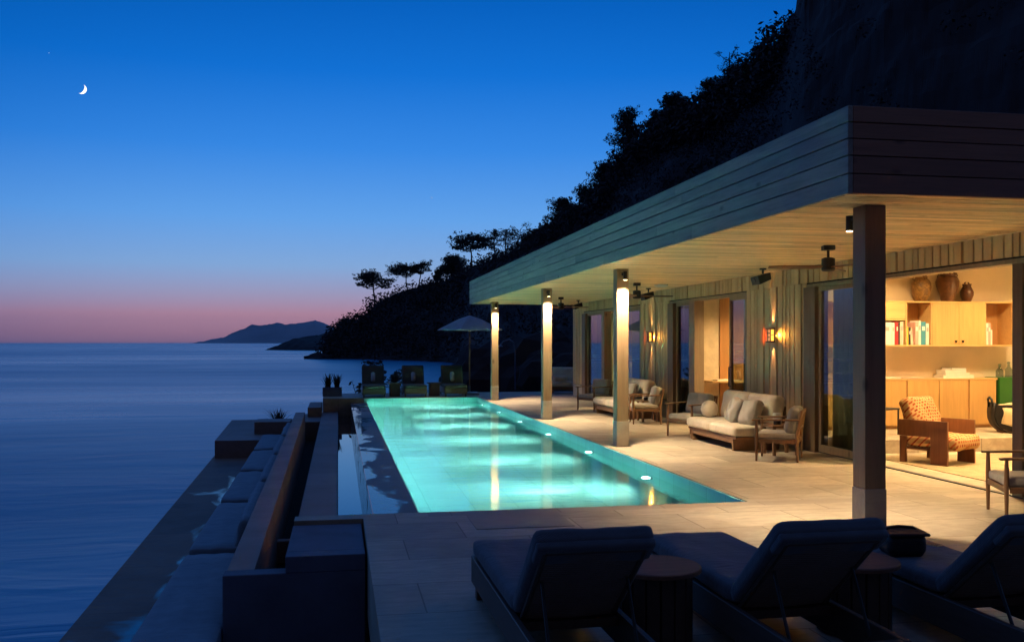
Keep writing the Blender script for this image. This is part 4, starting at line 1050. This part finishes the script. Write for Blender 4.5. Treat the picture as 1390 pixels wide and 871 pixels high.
# log carrier with a throw
lc = thing('log_carrier', 'dark curved leather log carrier draped with a cream throw', 'basket', (12.0, 15.05, .22), R(-18))
v, f = [], []; n = 12
for i in range(n + 1):
    a = math.pi * (-.12 + 1.24 * i / n); x = -.30 * math.cos(a); z = .34 - .33 * math.sin(a) * (1 if math.sin(a) > 0 else 1.7)
    for yy in (-.22, .22): v.append((x, yy * (1 - .25 * abs(math.cos(a))), z))
for i in range(n): f.append((2 * i, 2 * i + 2, 2 * i + 3, 2 * i + 1))
o = mesh_obj('sling', v, f, M['rubber'], lc, True); m_ = o.modifiers.new('thickness', 'SOLIDIFY'); m_.thickness = .02
for s in (-1, 1):
    arc = [(-.29 * math.cos(math.pi * (-.1 + 1.2 * i / 14)), .35 - .32 * math.sin(math.pi * (-.1 + 1.2 * i / 14)) * (1 if 0 <= -.1 + 1.2 * i / 14 <= 1 else 1.6)) for i in range(15)]
    b = MB(); n_ = len(arc); b.faces([(x_, s * .175 + e_, z_) for e_ in (-.008, .008) for x_, z_ in arc], [tuple(range(n_))[::-1], tuple(range(n_, 2 * n_))] + [(k, (k + 1) % n_, n_ + (k + 1) % n_, n_ + k) for k in range(n_)]); b.build('side_panel', M['rubber'], lc)
for s in (-1, 1):
    b = MB(); b.tube([(s * .305, -.10, .46), (s * .325, -.09, .60), (s * .33, 0, .635), (s * .325, .09, .60), (s * .305, .10, .46)], .022, 8); b.build('handle', M['rubber'], lc, True)
b = MB(); b.box((0, 0, .02), (.30, .34, .04), None, .01); b.build('foot', M['walnut'], lc)
v, f = [], []; n = 10
for i in range(n + 1):
    t = i / n
    for j in range(7):
        s_ = j / 6; yy = -.27 - .02 * math.sin(t * 7 + s_ * 3); z = .50 - .44 * t + .06 * s_ * (1 - t) ; x = -.19 + .40 * s_ + .02 * math.sin(t * 5)
        v.append((x, -.24 + .22 * (1 - t) ** 6 - .012 * math.sin(s_ * 8 + t * 4), z - .10 * (1 - s_) * 0 + (.12 * (1 - s_) * t)))
for i in range(n):
    for j in range(6): f.append((i * 7 + j, i * 7 + j + 1, (i + 1) * 7 + j + 1, (i + 1) * 7 + j))
o = mesh_obj('throw_blanket', v, f, M['throw'], None, True); m_ = o.modifiers.new('thickness', 'SOLIDIFY'); m_.thickness = .012
o.location = lc.location; o.rotation_euler = lc.rotation_euler; tag(o, 'cream throw hanging over the front of the log carrier', 'blanket')
ct = thing('coffee_table', 'thin topped dark coffee table at the right of the room', 'table', (11.0, 12.3, .012))
b = MB(); b.box((0, 0, .36), (1.1, .8, .025), None, .004); b.build('table_top', M['walnut'], ct)
for sx in (-1, 1):
    for sy in (-1, 1):
        b = MB(); b.tube([(sx * .48, sy * .33, 0), (sx * .46, sy * .31, .348)], .016, 8); b.build('leg', M['black_metal'], ct)
dc = thing('dining_chair', 'dark chair back just showing beside the near column', 'chair', (9.55, 15.2, .22), R(20))
for s in (-1, 1):
    b = MB(); b.tube([(s * .2, .2, 0), (s * .2, .2, .45), (s * .2, .27, .88)], .016, 8); b.build('leg', M['black_metal'], dc); b = MB(); b.tube([(s * .2, -.2, 0), (s * .2, -.2, .44)], .016, 8); b.build('leg', M['black_metal'], dc)
b = MB(); b.box((0, 0, .455), (.44, .44, .03), None, .006); b.build('seat', M['rubber'], dc)
b = MB(); b.tube([(-.2, .27, .88), (.2, .27, .88)], .016, 8); b.tube([(-.2, .235, .66), (.2, .235, .66)], .014, 8); b.build('backrest', M['black_metal'], dc)
# desk shelf in the bedroom
ds = thing('wall_desk', 'narrow oak desk fixed to the bedroom wall behind the open door', 'desk', (0, 0, 0))
b = MB(); b.span(8.25, 9.3, 19.75, 20.33, .95, .985, .003); b.build('desk_top', M['oak'], ds)
b = MB(); b.span(9.25, 9.29, 19.8, 20.27, 0, .949, .003); b.build('side_panel', M['oak_v'], ds)
flat_book(8.6, 20.05, .34, .24, .03, .986, 'white', 'white book lying on the bedroom desk', .1, None); flat_book(8.95, 20.0, .22, .20, .02, .986, 'cream', 'small cream notebook on the bedroom desk', -.1, None)

# ================================================================== LANDSCAPE
from mathutils import noise as mnoise
def interp(tab, u):
    if u <= tab[0][0]: return tab[0][1:]
    for a, b in zip(tab, tab[1:]):
        if u <= b[0]:
            t = (u - a[0]) / (b[0] - a[0]); return tuple(x + (y - x) * t for x, y in zip(a[1:], b[1:]))
    return tab[-1][1:]
def fbm(p, o=4):
    s, a = 0, 1
    for k in range(o): s += a * mnoise.noise(Vector(p)); p = [x * 2.1 for x in p]; a *= .5
    return s
# bearing, shore distance, ridge distance, ridge height line
HILL = [(432, 186, 192, 486), (440, 184, 200, 478), (455, 183, 215, 452), (475, 182, 225, 441), (492, 180, 230, 430), (505, 178, 232, 418), (530, 172, 236, 402), (560, 166, 238, 391), (600, 156, 232, 379),
        (625, 140, 222, 369), (640, 100, 214, 363), (652, 56, 205, 357), (668, 41, 196, 351), (700, 39, 180, 341), (740, 40, 150, 326), (770, 41, 128, 312), (800, 42, 112, 290), (830, 43, 104, 262), (845, 44, 98, 228),
        (870, 44, 95, 200), (900, 44, 92, 176), (940, 43, 88, 160), (985, 42, 84, 138), (1010, 41, 80, 118), (1040, 40, 76, 102), (1058, 39, 72, 84), (1066, 39, 70, 60), (1076, 38, 68, 22), (1092, 37, 66, -10), (1130, 36, 64, -60), (1200, 34, 60, -160),
        (1400, 30, 54, -300), (1700, 25, 50, -420), (2100, 22, 50, -520)]
def hill_point(u, s):
    db, dr, vr = interp(HILL, u)
    zr = height(vr, dr)
    if u > 1050: zr += (fbm((u * .05, 0, 7), 5) * 2.2 + abs(fbm((u * .17, 3, 1), 3)) * .9) * min(1, (u - 1050) / 12) * max(0, min(1, (s - .7) / .3))
    if s <= 1:
        D = db + (dr - db) * s; prof = s ** .85
        z = -1.7 + (zr + 1.7) * prof
        x, y = bearing(u, D)
        rough = (zr + 2) * .10 * min(1, s * 4) * (1 - .75 * s)
        if u > 1045: k = min(1, (u - 1045) / 30); g = fbm((x * .13, y * .13, z * .13), 5); D += g * 1.1 * k * min(1, s * 4); x, y = bearing(u, D); z += abs(fbm((x * .4, y * .4, 2), 4)) * .55 * k * min(1, s * 4) * (1 if s < .97 else .4)
        z += fbm((x * .05, y * .05, 3), 5) * rough + fbm((x * .25, y * .25, 9), 3) * .5 * min(1, s * 5)
    else:
        D = dr + (s - 1) * 120; x, y = bearing(u, D); z = zr - (s - 1) * 40
    # a gentle apron that carries the far deck's back ground
    return x, y, z
v, f = [], []
us = [432 + 3.0 * i for i in range(0, 340)] + [1452 + 12 * i for i in range(55)]
ss = [0, .02, .05, .09] + [.14 + .0268 * k for k in range(32)] + [.97, 1.0, 1.1, 1.4, 2.0]
for u in us:
    for s in ss: v.append(hill_point(u, s))
n = len(ss)
for i in range(len(us) - 1):
    for k in range(n - 1): f.append((i * n + k, (i + 1) * n + k, (i + 1) * n + k + 1, i * n + k + 1))
tag(mesh_obj('hillside_terrain', v, f, M['rock'], None, False), kind='structure')
# low far headland
HEAD_T = [(358, 402, 405, 474.6), (372, 402, 410, 471), (385, 400, 415, 465), (398, 395, 420, 460), (410, 390, 425, 457), (425, 385, 430, 455), (440, 380, 440, 452), (480, 370, 450, 440), (520, 370, 460, 430)]
v, f = [], []
us = [358 + 2 * i for i in range(82)]
for u in us:
    db, dr, vr = interp(HEAD_T, u); zr = height(vr, dr)
    for s in (0, .15, .35, .6, .85, 1, 1.6):
        D = db + (dr - db) * s; x, y = bearing(u, D)
        z = SEA - .4 + (zr - SEA + .4) * min(1, s) ** .7 + (fbm((x * .06, y * .06, 1), 4) * .10 * (zr - SEA) + fbm((x * .3, y * .3, 4), 3) * .35 if 0 < s <= 1 else 0) - max(0, s - 1) * 8
        v.append((x, y, z))
n = 7
for i in range(len(us) - 1):
    for k in range(n - 1): f.append((i * n + k, (i + 1) * n + k, (i + 1) * n + k + 1, i * n + k + 1))
tag(mesh_obj('headland_terrain', v, f, M['rock']), kind='structure')
# mountains across the water
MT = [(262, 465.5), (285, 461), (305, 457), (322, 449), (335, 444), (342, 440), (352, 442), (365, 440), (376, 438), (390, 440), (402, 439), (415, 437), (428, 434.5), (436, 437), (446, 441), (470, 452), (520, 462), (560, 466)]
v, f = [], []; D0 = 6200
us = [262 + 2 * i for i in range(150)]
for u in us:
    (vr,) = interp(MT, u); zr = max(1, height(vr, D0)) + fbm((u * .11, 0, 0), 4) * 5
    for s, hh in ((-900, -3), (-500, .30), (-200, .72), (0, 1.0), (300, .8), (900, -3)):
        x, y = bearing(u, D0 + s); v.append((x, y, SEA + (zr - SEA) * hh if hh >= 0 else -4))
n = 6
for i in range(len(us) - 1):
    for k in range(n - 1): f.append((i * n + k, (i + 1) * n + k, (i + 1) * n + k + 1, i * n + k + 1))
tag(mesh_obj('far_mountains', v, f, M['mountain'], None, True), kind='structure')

# ---- trees on the skyline
def leaf_faces(V, F, c, rad, n, size, q):
    for i in range(n):
        while True:
            p = (q.uniform(-1, 1), q.uniform(-1, 1), q.uniform(-1, 1))
            if p[0] ** 2 + p[1] ** 2 + p[2] ** 2 < 1: break
        P0 = Vector((c[0] + p[0] * rad[0], c[1] + p[1] * rad[1], c[2] + p[2] * rad[2]))
        a = Vector((q.gauss(0, 1), q.gauss(0, 1), q.gauss(0, .8))).normalized(); t = a.cross(Vector((q.gauss(0, 1), q.gauss(0, 1), q.gauss(0, 1)))).normalized()
        s = size * q.uniform(.5, 1.3); k = len(V)
        V += [P0 - a * s, P0 + t * s * .5, P0 + a * s, P0 - t * s * .5]; F.append((k, k + 1, k + 2, k + 3))
def tree(label, u, D, vb, vt, wpx, style, seed, lean=0.0, cat='tree', name='pine_tree'):
    """trunk, limbs and a crown of leaf clumps with gaps; vb / vt set where foot and top stand on the skyline"""
    q = random.Random(seed)
    x, y = bearing(u, D); zb = height(vb, D); H = height(vt, D) - zb; w = wpx * D / FPX / 2
    r = thing(name, label, cat, (x, y, zb))
    px = D / FPX                                     # one picture column at this distance
    lx_, ly_ = C_, -S_
    trunk = MB()
    pts = [(lean * H * t * lx_ + .04 * H * math.sin(5 * t + seed) * lx_, lean * H * t * ly_, H * t) for t in (-.15, 0, .25, .5, .72, .9)]
    tr_ = max(.10, H * .028)
    trunk.tube(pts, [tr_ * 1.2, tr_, tr_ * .85, tr_ * .65, tr_ * .45, tr_ * .2], 7)
    V, F = [], []
    base = {'umbrella': .60, 'tall': .36, 'bushy': .0, 'sparse': .5}[style]
    nl = {'umbrella': 17, 'tall': 16, 'bushy': 30, 'sparse': 11}[style]
    for k in range(nl):
        t = base + (1 - base) * (k + .5) / nl; a = q.uniform(0, 6.283); ts = (t - base) / (1 - base)
        if style == 'umbrella': rr = w * (1.0 - .62 * ts ** 2.2) * q.uniform(.40, 1.0)
        elif style == 'tall': rr = w * (1.0 - .72 * ts) * q.uniform(.4, 1.0)
        elif style == 'bushy': rr = w * (1.0 - .80 * ts ** 2) * q.uniform(.2, .95)
        else: rr = w * q.uniform(.35, 1.0)
        i0 = max(0, t * .86 - .03)
        p0 = Vector((lean * H * i0 * lx_, lean * H * i0 * ly_, H * i0)); tip = Vector((lean * H * t * lx_ + rr * math.cos(a), lean * H * t * ly_ + rr * math.sin(a), H * t * .95 + rr * .06))
        m_ = (p0 + tip) / 2 + Vector((0, 0, rr * q.uniform(-.12, .18)))
        trunk.tube([p0, m_, tip], [tr_ * .38, tr_ * .24, tr_ * .08], 5)
        cr = w * {'umbrella': .34, 'tall': .36, 'bushy': .40, 'sparse': .26}[style] * q.uniform(.65, 1.25)
        sz = max(.60 * px, .05 * w)
        cn_ = int({'umbrella': 130, 'tall': 100, 'bushy': 260, 'sparse': 60}[style])
        leaf_faces(V, F, tip, (cr, cr, cr * (.36 if style in ('umbrella', 'tall') else .8)), cn_, sz, q)
        leaf_faces(V, F, m_ + Vector((0, 0, cr * .25)), (cr * .8, cr * .8, cr * .4), cn_ // 3, sz, q)
        for kk in range(5):                          # ragged shoots that break the outline
            a2 = q.uniform(0, 6.28); c2 = tip + Vector((math.cos(a2) * cr * 1.05, math.sin(a2) * cr * 1.05, q.uniform(.0, .7) * cr))
            leaf_faces(V, F, c2, (cr * .22, cr * .22, cr * .22), cn_ // 14, sz * .9, q)
    trunk.build('trunk', M['bark'], r, True, 60)
    mesh_obj('crown', V, F, M['needles'], r)
    return r
T = [('flat topped pine standing alone, lowest tree on the ridge', 507, 231, 418, 369, 46, 'umbrella', 1, .02),
     ('low shrubby pine just right of the lone flat topped pine', 470, 226, 446, 433, 26, 'bushy', 2, 0),
     ('wide spreading pine right of the lone flat topped pine', 553, 237, 394, 359, 40, 'umbrella', 3, -.05),
     ('round pine touching the wide spreading pine', 570, 238, 390, 356, 34, 'umbrella', 4, .05),
     ('small pointed pine between the spreading pine and the tall ones', 594, 232, 382, 368, 16, 'bushy', 5, 0),
     ('tall umbrella pine with the broadest dark crown on the ridge', 639, 214, 366, 319, 52, 'umbrella', 6, -.03),
     ('low pine under the broad umbrella pine', 616, 220, 373, 350, 45, 'bushy', 7, 0),
     ('tall narrow pine right of the broad umbrella pine', 671, 195, 352, 311, 32, 'tall', 8, .02),
     ('thin ragged pine between the narrow pine and the leaning one', 687, 188, 347, 310, 22, 'tall', 9, 0),
     ('sparse leaning pine above the far corner of the roof', 702, 181, 345, 306, 34, 'sparse', 10, .10),
     ('low dense pine just above the far roof edge', 736, 150, 335, 312, 54, 'bushy', 11, 0),
     ('bushy tree with a rounded crown above the roof, right of the low pine', 764, 128, 318, 272, 59, 'bushy', 12, 0),
     ('bushy tree next to the dead bare branch', 796, 112, 305, 256, 54, 'bushy', 13, 0),
     ('dense pine filling the notch below the step of the slope', 822, 104, 282, 222, 62, 'bushy', 14, .05),
     ('leaning pine with a pointed crown at the step of the slope', 858, 97, 222, 148, 56, 'bushy', 15, -.1),
     ('feathery pine above the step of the slope', 885, 93, 200, 150, 34, 'tall', 16, .1),
     ('rounded dark tree on the middle of the slope', 915, 90, 185, 130, 70, 'bushy', 17, 0),
     ('upright dark tree with a tufted top on the middle of the slope', 962, 86, 165, 108, 54, 'bushy', 18, .05),
     ('dark tree below the open branched tree', 1000, 82, 150, 92, 54, 'bushy', 19, 0),
     ('open branched tree against the sky below the cliff', 995, 81, 135, 64, 40, 'sparse', 20, -.05),
     ('dark bush at the foot of the cliff', 1034, 76, 120, 62, 59, 'bushy', 21, 0),
     ('tiny sprig tree sticking out from the cliff edge', 1060, 71, 84, 44, 20, 'sparse', 22, -.1)]
for lb, u, D, vb, vt, wp, stl, sd_, ln in T:
    if u < 720 and stl != 'bushy': wp *= 1.22
    tree(lb, u, D, vb, vt, wp, stl, sd_, ln, name='pine_tree' if stl != 'bushy' else 'bushy_tree')
# dead branch
x, y = bearing(800, 110); px = 110 / FPX
db_ = thing('dead_tree', 'bare twisted dead branch against the sky beside the bushy trees', 'tree', (x, y, height(268, 110)))
def d_(u, v): return ((u - 800) * px * C_, -(u - 800) * px * S_, (268 - v) * px)
b = MB(); b.tube([d_(800, 285), d_(799, 268), d_(801, 258), d_(798, 252), d_(802, 246), d_(806, 243)], [.16, .12, .10, .08, .06, .03], 6); b.tube([d_(801, 258), d_(795, 256), d_(790, 259), d_(788, 252), d_(793, 245), d_(800, 242)], [.08, .07, .06, .06, .05, .03], 6); b.build('trunk', M['bark'], db_, True)
# maquis that covers the slope
q = random.Random(31); V, F = [], []
for i in range(3000):
    u = q.uniform(440, 1120) if i % 6 else q.uniform(1000, 1480); s = q.uniform(.004, 1.0) ** 1.05
    if u > 1066 and q.random() < .85: continue
    if s > .93 and 490 < u < 715 and i % 3: continue
    x, y, z = hill_point(u, s)
    if y < 36 and x < 17.5: continue
    db, dr, vr = interp(HILL, u); D = db + (dr - db) * s; sz = max(.7, .010 * D) * q.uniform(.6, 1.6)
    leaf_faces(V, F, (x, y, z + sz * .25), (sz, sz, sz * .75), 46, sz * .13, q)
for i in range(420):                                 # taller brush that closes the skyline
    u = q.uniform(716, 1066); s = q.uniform(.80, 1.0)
    x, y, z = hill_point(u, s); sz = q.uniform(.9, 2.3)
    leaf_faces(V, F, (x, y, z + sz * .45), (sz, sz, sz * .8), 90, .16 + sz * .05, q)
tag(mesh_obj('maquis_undergrowth', V, F, M['needles_dark']), 'dark low scrub covering the steep hillside behind the pool house', 'undergrowth', kind='stuff')
# boulders at the water's edge
q = random.Random(12)
def boulder(label, u, D, zc, r_, seed, flat=.7):
    q_ = random.Random(seed); bm = bmesh.new(); bmesh.ops.create_icosphere(bm, subdivisions=3, radius=1)
    for vv in bm.verts:
        k = 1 + .35 * fbm((vv.co.x * 1.3 + seed, vv.co.y * 1.3, vv.co.z * 1.3), 4); vv.co = Vector((vv.co.x * r_ * k, vv.co.y * r_ * k, vv.co.z * r_ * flat * k))
    mb = MB(); mb.bm.free(); mb.bm = bm; o = mb.build('boulder', M['rock']); x, y = bearing(u, D); o.location = (x, y, zc)
    tag(o, label, 'rock', 'boulders along the shore')
boulder('low dark rock awash off the tip of the near headland', 432, 186, -1.4, 3.2, 1, .35); boulder('dark boulder at the foot of the slope behind the umbrella', 668, 44, .2, 2.4, 2); boulder('large dark boulder right of the outdoor shower', 735, 44, .3, 3.0, 3); boulder('dark boulder behind the sofa in the far corner', 760, 41.5, .4, 1.9, 4)

# ---- moon and planets
def sky_dir(u, v, D):
    x, y = bearing(u, D); return Vector((x, y, height(v, D)))
Dm = 20000; pm = sky_dir(110.5, 121, Dm); rm = 6.6 * Dm / FPX
e3 = (Vector((0, 0, EYE)) - pm).normalized(); right = e3.cross(Vector((0, 0, 1))).normalized() * -1; upv = right.cross(e3) * -1
if upv.z < 0: upv = -upv
if right.dot(Vector((C_, -S_, 0))) < 0: right = -right
th_ = R(-28); e1 = right * math.cos(th_) + upv * math.sin(th_); e2 = -right * math.sin(th_) + upv * math.cos(th_)
v, f = [], []; nl, nk = 24, 8; lam0 = math.asin(.46)
for i in range(nl + 1):
    ph_ = -math.pi / 2 + math.pi * i / nl
    for k in range(nk + 1):
        la = lam0 + (math.pi * .62 - lam0) * k / nk
        v.append((e1 * math.cos(ph_) * math.sin(la) + e2 * math.sin(ph_) + e3 * math.cos(ph_) * math.cos(la)) * rm)
for i in range(nl):
    for k in range(nk): f.append((i * (nk + 1) + k, i * (nk + 1) + k + 1, (i + 1) * (nk + 1) + k + 1, (i + 1) * (nk + 1) + k))
o = mesh_obj('crescent_moon', v, f, M['moon'], None, True); o.location = pm; so = o.modifiers.new('thickness', 'SOLIDIFY'); so.thickness = 3
tag(o, 'bright crescent moon in the deep blue sky over the sea', 'moon')
for u, v_, s_, lb in ((586, 268.5, .62, 'brighter star point above the pine ridge'), (66.5, 72, .40, 'faint star point up and left of the moon')):
    bm = bmesh.new(); bmesh.ops.create_icosphere(bm, subdivisions=2, radius=s_ * Dm / FPX); mb = MB(); mb.bm.free(); mb.bm = bm
    o = mb.build('star', M['star']); o.location = sky_dir(u, v_, Dm); tag(o, lb, 'star')

# the air over the sea, thin enough to leave everything near clear
def haze_air():
    m, nt, out = new_mat('haze_air')
    pv = N(nt, 'ShaderNodeVolumePrincipled'); pv.inputs['Color'].default_value = (.80, .86, 1.0, 1); pv.inputs['Density'].default_value = 3e-5; pv.inputs['Anisotropy'].default_value = .2
    L(nt, pv.outputs[0], out.inputs['Volume']); return m
hz = MB(); hz.span(-10400, 10400, -500, 10400, -3.5, 260)
tag(hz.build('haze', haze_air()), 'thin blue air hanging over the sea toward the mountains', 'haze', kind='stuff')
